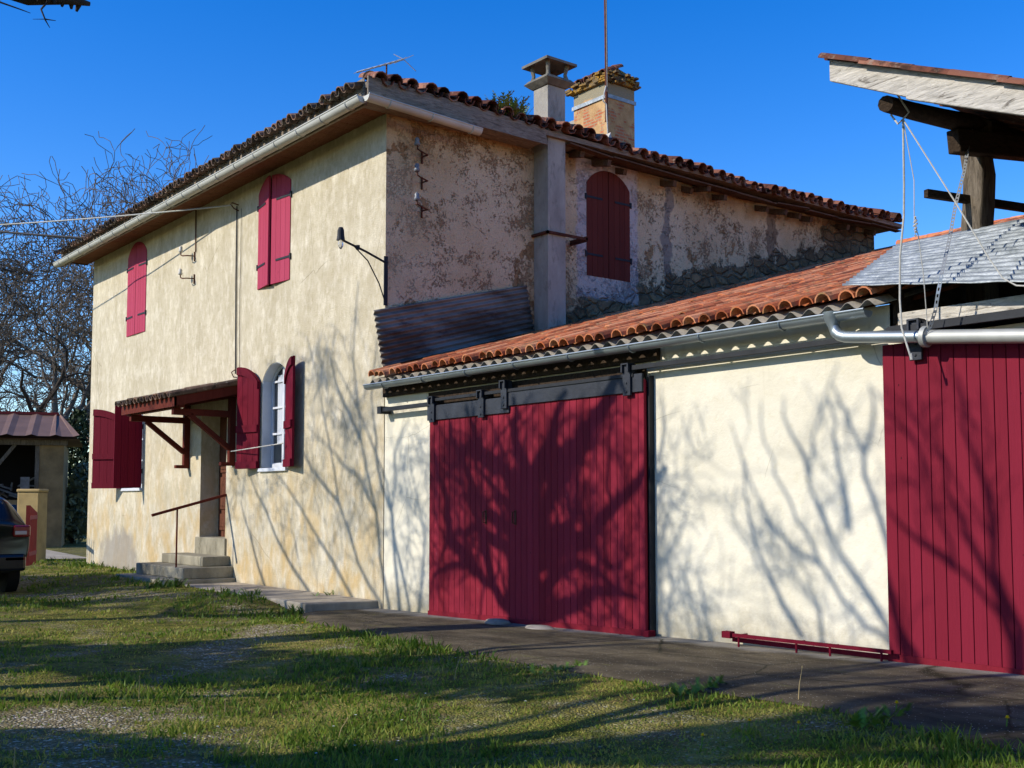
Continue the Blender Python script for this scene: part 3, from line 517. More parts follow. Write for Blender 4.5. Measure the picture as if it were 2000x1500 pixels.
# doorsteps
st_=empty('doorsteps',(-5.9,-.6,0),'three worn grey stone steps rising to the front door','steps')
for (x0,x1,y,z0,z1) in ((-6.85,-5.0,-.5,.39,.56),(-7.05,-4.85,-.9,.2,.39),(-7.1,-4.75,-1.25,-.05,.2)):
    m=MB(); m.box((x0,y,z0),(x1,.0 if y>-.6 else .0,z1)); m.build('step',MAT['step_stone'],st_,bevel=.018)
hr=empty('handrail',(-5.2,-.87,.2),'dark red handrail on one thin post beside the doorsteps','handrail')
m=MB(); m.beam((-5.2,0.0,1.62),(-5.2,-1.32,1.27),.05,.045); m.build('rail',MAT['red_brown'],hr,bevel=.006)
m=MB(); m.tube([(-5.2,-.88,.18),(-5.2,-.88,1.37)],.016,8); m.build('post',MAT['red_brown'],hr)
# ------------------------------------------------------------------ things fixed on the house
wl=empty('wall_lamp',(0.02,-.02,4.7),'old iron bracket lamp with bare bulb on the corner of the ochre front','lamp')
m=MB(); m.tube([(.03,-.02,4.86),(.0,-.32,4.98),(.0,-.70,5.09)],.017,8); m.tube([(.03,-.02,4.3),(.03,-.12,4.55),(.02,-.3,4.85),(.0,-.5,5.02)],.010,6); m.box((.02,-.04,4.25),(.035,.02,4.95)); m.tube([(.0,-.45,4.99),(.0,-.45,5.05)],.03,8); m.build('bracket',MAT['black_iron'],wl)
m=MB(); m.tube([(0,-.72,5.26),(0,-.72,5.22),(0,-.72,5.14),(0,-.72,5.08)],[.03,.045,.05,.06],12); m.build('lamp_cap',MAT['black_iron'],wl)
m=MB(); m.tube([(0,-.72,5.09),(0,-.72,5.05),(0,-.72,5.0),(0,-.72,4.96)],[.03,.038,.036,.012],12)
k=NM('bulb_glass',.05); k.b.inputs['Transmission Weight'].default_value=.8; k.b.inputs['Base Color'].default_value=(.9,.9,.85,1); m.build('bulb',k.done(),wl,smooth=True)
def insul(x,y,z,dirn,label,n=2,pm='porcelain'):
    e=empty('insulator_bracket',(x,y,z),label,'insulator','iron insulator brackets fixed to the house walls')
    D=Vector(dirn); P=Vector((x,y,z)); s_=Vector((-1,0,0)) if D.y else Vector((0,-1,0))
    m=MB(); m.tube([P,P+D*.16+Vector((0,0,-.01)),P+D*.2+s_*.12,P+D*.2+s_*.2+Vector((0,0,.03)),P+D*.2+s_*.21+Vector((0,0,.1))],.012,6); m.tube([P-Vector((0,0,.1))+D*.012,P+Vector((0,0,.08))+D*.012],.016,6); m.build('iron_hook',MAT['rust'],e)
    q_=P+D*.2+s_*.21; m=MB(); m.tube([q_+Vector((0,0,.08)),q_+Vector((0,0,.11)),q_+Vector((0,0,.14)),q_+Vector((0,0,.17)),q_+Vector((0,0,.2))],[.035,.045,.028,.038,.015],10); m.build('insulator',MAT[pm],e,smooth=True)
insul(-6.78,0,6.13,(0,-1,0),'upper iron insulator bracket on the ochre front left of the cable hook'); insul(-6.78,0,5.7,(0,-1,0),'lower iron insulator bracket on the ochre front left of the cable hook')
for z,l in ((6.5,'topmost of three insulator brackets on the shaded flaking side wall'),(6.12,'middle of three insulator brackets on the shaded flaking side wall'),(5.7,'lowest of three insulator brackets on the shaded flaking side wall')): insul(0,.6,z,(1,0,0),l,pm='insulator_dark')
cd=empty('cable_conduit',(-6.75,-.01,6.2),'thin rusty conduit running up the ochre front to the soffit above the insulators','conduit'); m=MB(); m.tube([(-6.72,-.02,6.2),(-6.74,-.02,7.0)],.012,6); m.build('tube',MAT['rust'],cd)
vc_=empty('wall_cable',(-4.88,0,6.7),'dark cable dropping down the ochre front from the hook to the awning','cable')
m=MB(); m.tube([(-4.92,-.02,6.7),(-4.91,-.02,5.5),(-4.86,-.02,3.72)],.013,6); m.tube([(-4.74,-.02,6.62),(-4.72,-.02,5.6),(-4.74,-.02,5.2),(-4.7,-.02,3.7)],.005,5); m.build('cable',MAT['black_iron'],vc_)
m=MB(); m.tube([(-4.9,-.0,6.72),(-4.9,-.12,6.74),(-4.85,-.17,6.7),(-4.82,-.12,6.62),(-4.84,-.02,6.6)],.012,6); m.build('hook',MAT['rust'],vc_); m=MB(); m.tube([(-4.85,-.02,3.8),(-4.85,-.1,3.74),(-4.85,-.06,3.66),(-4.85,-.0,3.66)],.01,6); m.build('hook',MAT['rust'],vc_)
def sagline(a,b,s,n=24):
    a=Vector(a);b=Vector(b); return [a.lerp(b,i/n)-Vector((0,0,s*4*(i/n)*(1-i/n))) for i in range(n+1)]
m=MB(); m.tube(sagline((-4.86,-.15,6.68),(-19.9,-4.6,8.45),.12),.013,6); tag(m.build('power_cable',MAT['zinc_pipe']),'thin grey overhead cable reaching the hook on the house front','cable')
m=MB(); m.tube(sagline((-11.2,-.62,7.2),(-21.5,-4.2,9.35),.08),.03,6); tag(m.build('power_cable',MAT['black_iron']),'thick black overhead cable sloping down to the house eave from the left','cable')
an=empty('tv_antenna',(-3.4,2.1,7.9),'small aluminium television antenna standing above the roof corner','antenna')
m=MB(); m.tube([(-3.4,2.1,7.8),(-3.4,2.1,9.32)],.018,6); m.build('mast',MAT['rust'],an)
m=MB(); A=Vector((-3.85,1.75,9.22)); B=Vector((-3.12,2.28,9.36)); m.tube([A,B],.016,6)
dB=(B-A).normalized(); el=Vector((.75,-.1,-.12)).normalized()
for i in range(9):
    p=A.lerp(B,i/8); L_=.13+.035*i; m.tube([p-el*L_,p+el*L_],.006,4)
m.tube([B,B+Vector((.1,.2,-.2))],.008,4); m.tube([B,B+Vector((-.25,-.05,.16))],.008,4); m.build('aerial',MAT['aluminium'],an)
mt=empty('antenna_mast',(-1.36,5.56,8.2),'tall thin rusty mast strapped to the broad brick chimney','mast')
m=MB(); m.tube([(-1.36,5.56,8.45),(-1.36,5.56,9.6),(-1.38,5.55,12.4)],.028,8); m.build('pole',MAT['rust'],mt)
m=MB(); m.tube([(-1.33,5.52,9.1),(-1.3,5.45,8.95),(-1.33,5.45,8.8),(-1.3,5.5,8.75),(-1.27,5.5,8.2)],.014,6); m.tube([(-1.32,5.54,9.0),(-1.31,5.52,10.5),(-1.34,5.52,12.4)],.006,4); m.build('cable',MAT['rope_pale'],mt)
# old corrugated sheet against the gable side
def corrug(name,fn,nu,nv,waves,amp,mat,label,cat,thick=.002,along='u'):
    """fn(u,v)->(point, normal); ripples vary with v"""
    m=MB(); vs=[]
    for j in range(nv+1):
        for i in range(nu+1):
            p,n=fn(i/nu,j/nv); vs.append(Vector(p)+Vector(n)*amp*math.sin(2*math.pi*waves*j/nv))
    N=len(vs); fs=[(j*(nu+1)+i,j*(nu+1)+i+1,(j+1)*(nu+1)+i+1,(j+1)*(nu+1)+i) for j in range(nv) for i in range(nu)]
    m.add(vs,fs); o=m.build(name,mat,smooth=True,fix=False); sd=o.modifiers.new('solid','SOLIDIFY'); sd.thickness=.004
    return tag(o,label,cat)
q0=random.Random(1)
corrug('corrugated_sheet',lambda u,v:(Vector((.08-.03*v,-.08-.14*v+ (2.74)*u,3.36+(.8-.08*u)*v+(.76)*u)),(1,0,0)),20,96,9.5,.018,MAT['rusty_iron'],'dark rusty corrugated iron sheet leaning on the shaded side wall above the tiles','metal sheet')
# fern-like plant on the roof
pl=empty('roof_plant',(.3,2.0,7.3),'green fern like plant growing among the tiles beside the grey flue','plant')
def fronds(base,n,L,seed,up=.8,spread=1.0,wid=.05):
    q_=random.Random(seed); m=MB(); B=Vector(base)
    for i in range(n):
        az=q_.uniform(0,6.28); d=Vector((math.cos(az)*spread,math.sin(az)*spread,up*q_.uniform(.4,1.6))).normalized(); l=L*q_.uniform(.5,1.1); p=B+Vector((q_.uniform(-.06,.06),q_.uniform(-.3,.3),0))
        side=d.cross(Vector((0,0,1))).normalized(); prev=p
        for s_ in range(1,9):
            d=(d+Vector((0,0,-.07))).normalized(); cur=prev+d*l/8; ww=wid*(1-s_/9)+.008
            for sg in (-1,1):
                tip=cur+side*sg*ww*2+d*.02; m.add([prev,cur,tip],[(0,1,2)])
            prev=cur
    return m
fronds((.3,1.95,7.26),90,.46,5,1.3,.8,.04).build('leaves',MAT['fern_leaf'],pl,fix=False)
# ------------------------------------------------------------------ barn
barn=empty('barn',(4.5,0,0),'low cream plastered barn with orange tiled roof and red sliding doors','barn')
zb_=-.3
wall_holes([(0.02,zb_),(11.5,zb_),(11.5,2.86),(8.05,2.86),(8.05,3.16),(.02,3.16)],[[(1.45,.03),(5.2,.03),(5.2,2.74),(1.45,2.74)],[(8.12,.1),(11,.1),(11,2.8),(8.12,2.8)]],lambda u,v,d:(u,d,v),.35,'wall',MAT['plaster'],barn,1)
m=MB(); m.box((.0,.4,zb_),(11.5,.5,3.0)); m.box((11.45,.05,zb_),(11.5,13,3.0)); m.build('wall',MAT['black'],barn)
def bz(y): return 3.2+.281*(y+.25)
# roof deck under the tiles (starts behind the eave), ridge and rear slope
m=MB(); m.add([(.02,.3,bz(.3)-.09),(8.1,.3,bz(.3)-.09),(8.1,16.5,bz(16.5)-.09),(.02,16.5,bz(16.5)-.09),(.02,.3,bz(.3)-.13),(8.1,.3,bz(.3)-.13),(8.1,16.5,bz(16.5)-.13),(.02,16.5,bz(16.5)-.13)],[(0,1,2,3),(7,6,5,4),(0,4,5,1),(1,5,6,2),(2,6,7,3)])
m.add([(8.1,1.1,bz(1.1)-.09),(14,1.1,bz(1.1)-.09),(14,16.5,bz(16.5)-.09),(8.1,16.5,bz(16.5)-.09),(8.1,1.1,bz(1.1)-.13),(14,1.1,bz(1.1)-.13),(14,16.5,bz(16.5)-.13),(8.1,16.5,bz(16.5)-.13)],[(0,1,2,3),(7,6,5,4),(0,4,5,1),(1,5,6,2)])
m.add([(-2.5,13.2,bz(13.2)-.09),(.02,13.2,bz(13.2)-.09),(.02,16.5,bz(16.5)-.09),(-2.5,16.5,bz(16.5)-.09)],[(0,1,2,3)])
m.add([(-2.5,16.5,bz(16.5)-.1),(14,16.5,bz(16.5)-.1),(14,24,bz(16.5)-2),(-2.5,24,bz(16.5)-2)],[(0,1,2,3)])
rf=m.build('roof',MAT['tile_orange'],barn)
# undulating fibre cement sheet showing below the tiles at the eave
m=MB(); PT=.196; n=8; nw=41; vs=[]
for r_,y in enumerate((-.29,.5)):
    for i in range(nw*n+1):
        x=.06+PT*i/n; vs.append((x,y,bz(y)-.045+.030*math.cos(2*math.pi*(i/n-.5))))
N=nw*n+1; m.add(vs,[(i,i+1,N+i+1,N+i) for i in range(N-1)]); o=m.build('undersheet',MAT['undersheet'],barn,smooth=True,fix=False); sd=o.modifiers.new('solid','SOLIDIFY'); sd.thickness=.006
def gap(o): return (o.x<8.1 or o.y>1.1)
m=MB(); roof_tiles(m,(.06,-.285,bz(-.285)-.02),(1,0,0),(0,1,.281),70,41,PT,.4,lambda p:(p.x<8.12 or p.y>1.15) and p.y<16.4,rr=random.Random(15),r=.082,jit=.02,ch0=1)
m.build('roof_tiles',MAT['tile_orange'],barn)
m=MB(); q0=random.Random(3)
for j in range(39): tile(m,Vector((-2.4+.42*j,16.5,bz(16.5)+.0)),Vector((0,1,0)),Vector((1,0,.02)).normalized(),Vector((0,0,1)),.13,.11,.46,tone=.5+q0.random()*.5,th=.02)
m.build('ridge_tiles',MAT['tile_orange'],barn)
bg_=gutter((.0,-.28,3.10),(8.0,-.28,3.085),.062,MAT['zinc'],barn,.95)
m=MB()
m.tube([(7.66,-.29,3.11),(7.66,-.29,3.06),(7.66,-.28,2.99),(7.68,-.28,2.94),(7.72,-.28,2.905),(7.78,-.28,2.885),(7.86,-.28,2.875),(8.5,-.28,2.805)],[.085,.075,.048,.05,.05,.05,.05,.05],14)
m.build('downpipe',MAT['zinc'],barn,smooth='auto')
m=MB(); m.tube([(8.52,-.28,2.80),(10.8,-.28,2.56)],.056,16); m.tube([(8.5,-.28,2.805),(8.54,-.28,2.80)],.085,16); m.build('downpipe',MAT['zinc_pipe'],barn,smooth='auto')
# sliding rails
m=MB(); m.box((.12,-.16,2.735),(1.35,-.12,2.79)); m.box((1.3,-.16,2.79),(5.1,-.12,2.83)); m.box((5.05,-.16,2.86),(7.95,-.12,2.91)); m.box((.1,-.18,2.71),(.2,-.02,2.81)); m.build('door_rail',MAT['black_iron'],barn,bevel=.004)
m=MB(); m.box((1.15,-.035,2.74),(5.15,-.005,2.93)); m.build('lintel_board',MAT['wood_dark'],barn); m=MB(); m.box((.05,-.06,2.95),(5.35,-.005,3.08)); m.build('wall_plate',MAT['wood_dark'],barn)
# sliding doors
def sdoor(x0,x1,z0,z1,pitch,label,hang,handle=None,band=True,y=-.08,tilt=0,pm='red_paint'):
    e=MB(); x=x0; q_=random.Random(int(x0*100)); first=True
    while x<x1-.01:
        xe=min(x+pitch*q_.uniform(.97,1.03),x1); e.box((x+.003,y-.035,z0+tilt*(x-x0)),(xe-.003,y,z1),q_.random()); x=xe
    e.box((x0+.004,y-.02,z0+.02+tilt*(x1-x0)),(x1-.004,y+.01,z1-.01),0)
    dr=e.build('sliding_door',MAT[pm],barn,bevel=.003); dr['label']=label
    if band:
        m=MB(); m.box((x0-.02,y-.062,z1-.13),(x1,y-.036,z1+.06)); m.build('top_band',MAT['dark_paint'],dr,bevel=.004)
    m=MB(); m.add([(x0,y-.05,z0-.01),(x1,y-.05,z0+tilt*(x1-x0)-.01),(x1,y-.05,z0+tilt*(x1-x0)+.06),(x0,y-.05,z0+.06),(x0,y-.01,z0-.01),(x1,y-.01,z0+tilt*(x1-x0)-.01),(x1,y-.01,z0+tilt*(x1-x0)+.06),(x0,y-.01,z0+.06)],[(0,1,2,3),(7,6,5,4),(0,4,5,1),(1,5,6,2),(2,6,7,3),(3,7,4,0)]); m.build('bottom_rail',MAT['red_paint'],dr)
    for hx in hang:
        m=MB(); m.box((hx-.055,y-.09,z1-.16),(hx+.055,y-.064,z1+.16)); m.box((hx-.055,y-.12,z1+.08),(hx-.035,y+.0,z1+.17)); m.box((hx+.035,y-.12,z1+.08),(hx+.055,y+.0,z1+.17)); m.box((hx-.055,y-.12,z1+.16),(hx+.055,y-.02,z1+.175)); m.tube([(hx,y-.085,z1+.1),(hx,y-.0,z1+.1)],.045,12)
        for bz_ in (-.12,-.03): m.tube([(hx,y-.1,z1+bz_),(hx,y-.09,z1+bz_)],.012,8)
        m.build('hanger',MAT['dark_paint'],dr,bevel=.003)
    if handle:
        m=MB(); hx,hz=handle; m.tube([(hx,y-.036,hz),(hx-.0,y-.08,hz),(hx,y-.08,hz+.13),(hx,y-.036,hz+.13)],.008,6); m.box((hx-.02,y-.04,hz-.02),(hx+.02,y-.035,hz+.15)); m.build('handle',MAT['rust'],dr)
    return dr
sdoor(1.3,3.0,.045,2.68,.112,'narrow left leaf of the red plank sliding doors',(1.42,2.48),(2.52,1.25),tilt=.03)
sdoor(2.99,5.22,.085,2.76,.108,'wide red plank sliding leaf beside the cream wall panel',(2.94,5.02),(3.1,1.25),y=-.085,tilt=.025)
sdoor(8.02,10.6,.2,2.80,.106,'red plank sliding door at the right edge under the zinc pipe',(8.36,10.2),None,band=False,y=-.09,pm='red_deep')
m=MB(); m.box((5.222,-.07,.1),(5.25,-.0,2.8)); m.build('door_jamb',MAT['black_iron'],barn)
m=MB(); m.box((8.1,-.19,2.875),(11,-.14,2.93)); m.box((8.1,-.16,2.93),(11,-.10,2.945)); m.build('door_rail',MAT['black_iron'],barn)
m=MB(); m.box((8.15,-.09,2.93),(11,-.0,3.06)); m.build('wooden_lintel',MAT['wood_grey'],barn,bevel=.008)
# floor guide of the right door
fg=MB(); fg.beam((6.4,-.2,.27),(8.1,-.2,.285),.035,.03); fg.beam((6.35,-.1,.215),(8.1,-.1,.225),.03,.04)
for x in (6.5,7.15,7.5,8.0): fg.tube([(x,-.2,.27),(x,-.2,.15)],.01,6); fg.tube([(x,-.2,.275),(x,-.08,.275)],.009,6)
fg.box((6.33,-.24,.24),(6.43,-.17,.3)); m=MB(); m.box((5.22,-.16,.1),(5.3,-.06,.2)); m.build('door_stop',MAT['red_window'],barn,bevel=.006); fgo=fg.build('floor_guide',MAT['red_window'],barn)
for i,(x,y,z,sx,sy,sz,l) in enumerate(((2.95,-.28,.1,.2,.12,.05,'pale rounded stone wedged under the narrow red barn door'),(3.75,-.3,.1,.26,.12,.04,'flat grey stone lying before the wide red barn door'))):
    bm=bmesh.new(); bmesh.ops.create_icosphere(bm,subdivisions=3,radius=1)
    q_=random.Random(i+4)
    for v in bm.verts: n_=1+.12*math.sin(v.co.x*3+i)+.08*math.sin(v.co.y*5+v.co.z*4); v.co=Vector((v.co.x*sx*n_,v.co.y*sy*n_,v.co.z*sz*n_))
    me=bpy.data.meshes.new('stone'); bm.to_mesh(me); bm.free(); me.polygons.foreach_set('use_smooth',[True]*len(me.polygons)); me.materials.append(MAT['stone_pale']); o=bpy.data.objects.new('stone',me); sc.collection.objects.link(o); o.location=(x,y,z); tag(o,l,'stone')
# galvanised roof sheet above the right door
P00=Vector((7.80,-.35,3.31)); P10=Vector((10.3,-.35,2.98)); P01=Vector((7.48,1.0,3.92)); P11=Vector((10.3,1.0,3.92))
def shf(u,v): 
    p=(P00.lerp(P10,u)).lerp(P01.lerp(P11,u),v); n=Vector((.1,-.42,.9)).normalized(); return (p+n*.004*math.sin(u*37+v*50),n)
corrug('roof_sheet',shf,26,180,17,.012,MAT['galvanised'],'pale galvanised corrugated roof sheet above the right barn door','roof sheet')
m=MB(); m.add([(8.05,.05,3.05),(8.05,1.2,3.05),(8.05,1.2,3.75),(8.05,.05,3.25)],[(0,1,2,3)]); m.box((8.02,.0,2.9),(8.1,.1,3.3)); m.box((8.1,1.15,2.9),(11,1.25,3.85)); m.build('gable_infill',MAT['wood_dark'],barn)
# ------------------------------------------------------------------ open hangar roof, top right
hg=empty('hangar',(8.3,.95,0),'old timber hangar roof end with weathered bargeboard rising above the barn','hangar')
def quadslab(m,pts,th):
    n_=(Vector(pts[1])-Vector(pts[0])).cross(Vector(pts[3])-Vector(pts[0])).normalized()*th; P=[Vector(p) for p in pts]
    m.add(P+[p+n_ for p in P],[(0,1,2,3),(7,6,5,4),(0,4,5,1),(1,5,6,2),(2,6,7,3),(3,7,4,0)])
m=MB(); m.add([(8.11,-.9,4.85),(8.80,-.9,4.52),(8.82,-.9,4.72),(8.11,-.9,5.03),(8.11,-.855,4.85),(8.80,-.855,4.52),(8.82,-.855,4.72),(8.11,-.855,5.03)],[(0,1,2,3),(7,6,5,4),(0,4,5,1),(1,5,6,2),(2,6,7,3),(3,7,4,0)]); m.build('bargeboard',MAT['wood_grey'],hg,bevel=.008)
m=MB(); m.add([(8.79,-.915,4.505),(10.9,-.915,3.63),(10.9,-.915,3.84),(8.82,-.915,4.73),(8.79,-.87,4.505),(10.9,-.87,3.63),(10.9,-.87,3.84),(8.82,-.87,4.73)],[(0,1,2,3),(7,6,5,4),(0,4,5,1),(1,5,6,2),(2,6,7,3),(3,7,4,0)]); m.build('bargeboard',MAT['wood_grey'],hg,bevel=.008)
m=MB(); quadslab(m,[(8.12,-.88,5.02),(10.9,-.88,3.83),(10.9,2.2,3.83),(8.12,2.2,5.02)],.02); m.build('roof_deck',MAT['wood_dark'],hg)
m=MB(); q0=random.Random(77)
for j in range(7):
    m=MB()
    for i in range(11):
        a=Vector((8.06+i*.4*.92,-.93+j*.42,5.03-i*.4*.92*.428)); d=Vector((1,0,-.43)).normalized(); tile(m,a+Vector((0,0,.012*q0.random())),Vector((0,1,0)),(d+Vector((0,0,.02))).normalized(),Vector((.39,0,.92)),.05,.045,.47,tone=q0.random())
    m.build('tile_row',MAT['tile_brown'],hg)
m=MB(); m.tube([(8.52,-.76,4.58),(8.46,-.3,4.64),(8.38,.3,4.73),(8.28,.95,4.84),(8.2,2.0,4.9)],[.064,.07,.078,.09,.095],10); m.build('log_purlin',MAT['wood_dark'],hg,smooth='auto')
m=MB()
prof=[(8.15,.95),(8.35,.93),(8.37,1.14),(8.17,1.16)]
vs=[];zz=[3.0,3.5,3.95,4.15,4.4,4.65,4.88]
for i,z in enumerate(zz):
    ox=.015*math.sin(i*2.1); vs+=[(x+ox,y+.01*math.cos(i*1.7),z) for x,y in prof]
m.add(vs,[(i*4+a,i*4+(a+1)%4,(i+1)*4+(a+1)%4,(i+1)*4+a) for i in range(len(zz)-1) for a in range(4)]+[(3,2,1,0)]); m.build('post',MAT['wood_post'],hg,bevel=.02)
m=MB(); m.beam((8.35,.5,4.58),(8.42,2.1,4.78),.12,.2,tone=0); m.build('beam',MAT['wood_dark'],hg,bevel=.01)
m=MB(); m.beam((8.08,.5,4.185),(8.5,1.9,4.16),.05,.07); m.build('batten',MAT['wood_dark'],hg)
# ropes and strap
m=MB(); K=(8.58,-.62,4.47)
m.tube([K,(8.5,-.5,4.0),(8.46,-.45,3.76),(8.41,-.44,3.44),(8.40,-.44,3.1),(8.41,-.44,2.87),(8.48,-.43,2.62)],.008,6); m.tube([(8.48,-.43,2.66),(8.485,-.43,2.61)],.011,6)
m.tube([(8.5,-.66,4.52),(8.56,-.66,4.43),K,(8.62,-.6,4.52),(8.58,-.7,4.66)],.008,6)
tag(m.build('hanging_rope',MAT['rope_pale']),'pale rope hanging straight down from the log end to the red door','rope')
m=MB(); m.tube([K,(8.94,-.5,3.74),(9.15,-.44,3.3),(9.24,-.42,3.14),(9.34,-.42,3.07),(9.6,-.42,3.02)],.006,6); tag(m.build('hanging_rope',MAT['rope_pale']),'taut pale cord slanting from the log end down across the galvanised sheet','rope')
m=MB(); m.tube([K,(8.6,-.52,4.0),(8.58,-.5,3.69),(8.6,-.48,3.57),(8.6,-.42,3.25),(8.55,-.3,2.84)],.004,5)
for i in range(6): m.tube([(8.585+.012*math.cos(i),-.5,3.56+.028*i),(8.6-.012*math.cos(i),-.51,3.575+.028*i)],.009,5)
tag(m.build('hanging_rope',MAT['rope_pale']),'thin knotted cord hanging between the straight rope and the strap','rope')
# perforated hanging strap
pts=[Vector(p) for p in ((8.32,.88,4.83),(8.39,.68,4.61),(8.47,.45,4.28),(8.54,.18,3.94),(8.65,-.12,3.58),(8.74,-.4,3.25),(8.71,-.41,3.1),(8.68,-.4,2.98),(8.6,-.35,2.86),(8.55,-.345,2.81),(8.55,-.3,2.735))]
dense=[]
for i in range(len(pts)-1):
    n=max(2,int((pts[i+1]-pts[i]).length/.022)); dense+=[pts[i].lerp(pts[i+1],j/n) for j in range(n)]
m=MB(); sd_=Vector((.8,.55,0)).normalized()
for i in range(len(dense)-1):
    a,b=dense[i],dense[i+1]
    if i%2==0: m.add([a-sd_*.014,a+sd_*.014,b+sd_*.014,b-sd_*.014],[(0,1,2,3)])
    else:
        m.add([a-sd_*.014,a-sd_*.006,b-sd_*.006,b-sd_*.014],[(0,1,2,3)]); m.add([a+sd_*.006,a+sd_*.014,b+sd_*.014,b+sd_*.006],[(0,1,2,3)])
o=m.build('pipe_strap',MAT['strap_zinc'],fix=False); sd=o.modifiers.new('solid','SOLIDIFY'); sd.thickness=.002; tag(o,'perforated metal strap hanging from the hangar post to carry the zinc pipe','strap')
# ------------------------------------------------------------------ shed far left
Fv=Vector((-.785,.62,0)); Rv=Vector((.62,.785,0)); O=Vector((-22.64,2.42,0))
Fs=(Fv-Rv*.36).normalized(); Rs=(Rv+Fv*.36).normalized()
def SP(u,d,z): return O+Rs*u+Fs*d+Vector((0,0,z))
shed=empty('open_shed',tuple(O),'small open fronted shed with brown ribbed metal roof beyond the house','shed')
def obox(m,u0,u1,d0,d1,z0,z1): m.add([SP(u0,d0,z0),SP(u1,d0,z0),SP(u1,d1,z0),SP(u0,d1,z0),SP(u0,d0,z1),SP(u1,d0,z1),SP(u1,d1,z1),SP(u0,d1,z1)],[(0,3,2,1),(4,5,6,7),(0,1,5,4),(1,2,6,5),(2,3,7,6),(3,0,4,7)])
m=MB(); obox(m,-.75,0,0,.35,-.1,3.3); obox(m,-6,-.75,0,.25,-.1,1.55); obox(m,-.35,0,.35,4.5,-.1,3.3); m.build('wall',MAT['shed_wall'],shed); m=MB(); obox(m,-6,-.35,2.4,2.6,-.1,3.5); m.build('inner_wall_shade',MAT['black'],shed)  # inner wall coloured black to stand in for shade inside the opening
m=MB(); obox(m,-6,.1,-.1,.08,3.24,3.4); obox(m,-2.2,-2.08,0,.12,1.5,3.3); obox(m,-.82,-.7,-.02,.1,1.5,3.3); m.beam(SP(-2.1,.05,2.3),SP(-1.4,.05,3.25),.09,.1); m.build('frame',MAT['wood_post'],shed)
m=MB(); n=40
for i in range(n):
    ua=-6.4+6.85*i/n; ub=-6.4+6.85*(i+1)/n; za=.05*(i%4==0)
    ra=min(ua,-.35+(ua+.35)*.15 if ua>-.35 else ua); rb=min(ub,-.35+(ub+.35)*.15 if ub>-.35 else ub)
    m.add([SP(ua,-.45,3.5+za),SP(ub,-.45,3.5+.05*((i+1)%4==0)),SP(rb,2.2,4.34+.05*((i+1)%4==0)),SP(ra,2.2,4.34+za)],[(0,1,2,3)])
m.add([SP(-6.4,-.45,3.42),SP(.45,-.45,3.42),SP(.45,4.9,3.42),SP(-6.4,4.9,3.42)],[(0,1,2,3)]); m.add([SP(-6.4,2.2,4.34),SP(-.3,2.2,4.34),SP(.45,4.9,3.5),SP(-6.4,4.9,3.5)],[(0,1,2,3)])
m.build('roof',MAT['shed_roof'],shed,fix=False)
m=MB(); obox(m,-6.4,-.25,2.1,2.3,4.33,4.42); m.build('ridge_cap',MAT['gate_red'],shed)
q0=random.Random(31)
jk=empty('junk_heap',tuple(SP(-1.6,.6,1.5)),'heap of grey planks and odds and ends stored in the open shed','junk'); m=MB()
for i in range(34):
    a=SP(-2.6+q0.random()*1.9,.3+q0.random()*1.2,1.5+q0.random()*.5); b=a+Rv*q0.uniform(-.7,.7)+Vector((0,0,q0.uniform(-.25,.35))); m.beam(a,b,.07*q0.uniform(.5,1.5),.05)
obox(m,-1.2,-.95,-.3,-.1,1.3,2.25); m.build('planks',MAT['junk'],jk)
# gate pillar, louvred gate leaf
pr=empty('gate_pillar',(-14.9,-1.0,.1),'cream rendered gate pillar behind the dark car','pillar'); m=MB(); D25=Vector((CAM.x,CAM.y,0))+Fv*26.5-Rv*11.35
def fb(m,c,u0,u1,d0,d1,z0,z1): m.add([c+Rv*u+Fv*d+Vector((0,0,z)) for z in (z0,z1) for u,d in ((u0,d0),(u1,d0),(u1,d1),(u0,d1))],[(0,3,2,1),(4,5,6,7),(0,1,5,4),(1,2,6,5),(2,3,7,6),(3,0,4,7)])
fb(m,D25,-.27,.25,0,.5,0,1.72); m.build('shaft',MAT['pillar'],pr,bevel=.03); m=MB(); fb(m,D25,-.29,.27,-.02,.52,1.72,1.8); m.build('coping',MAT['pillar'],pr,bevel=.03)
gt=empty('gate',(-14.3,-.9,.1),'open red slatted gate leaf beside the cream pillar','gate'); m=MB(); G0=Vector((CAM.x,CAM.y,0))+Fv*24.8-Rv*10.62; gd=(Fv-Rv*.27).normalized()
for i in range(9): 
    a=G0+gd*(.02+.13*i); m.beam(a+Vector((0,0,.05)),a+Vector((0,0,1.42-.02*i)),.09,.025,up=tuple(gd))
m.build('pickets',MAT['gate_red'],gt); m=MB()
for z in (.35,1.15): m=MB(); m.beam(G0+Vector((0,0,z))+Rv*.03,G0+gd*1.15+Vector((0,0,z))+Rv*.03,.03,.09); m.build('rail',MAT['gate_red'],gt)
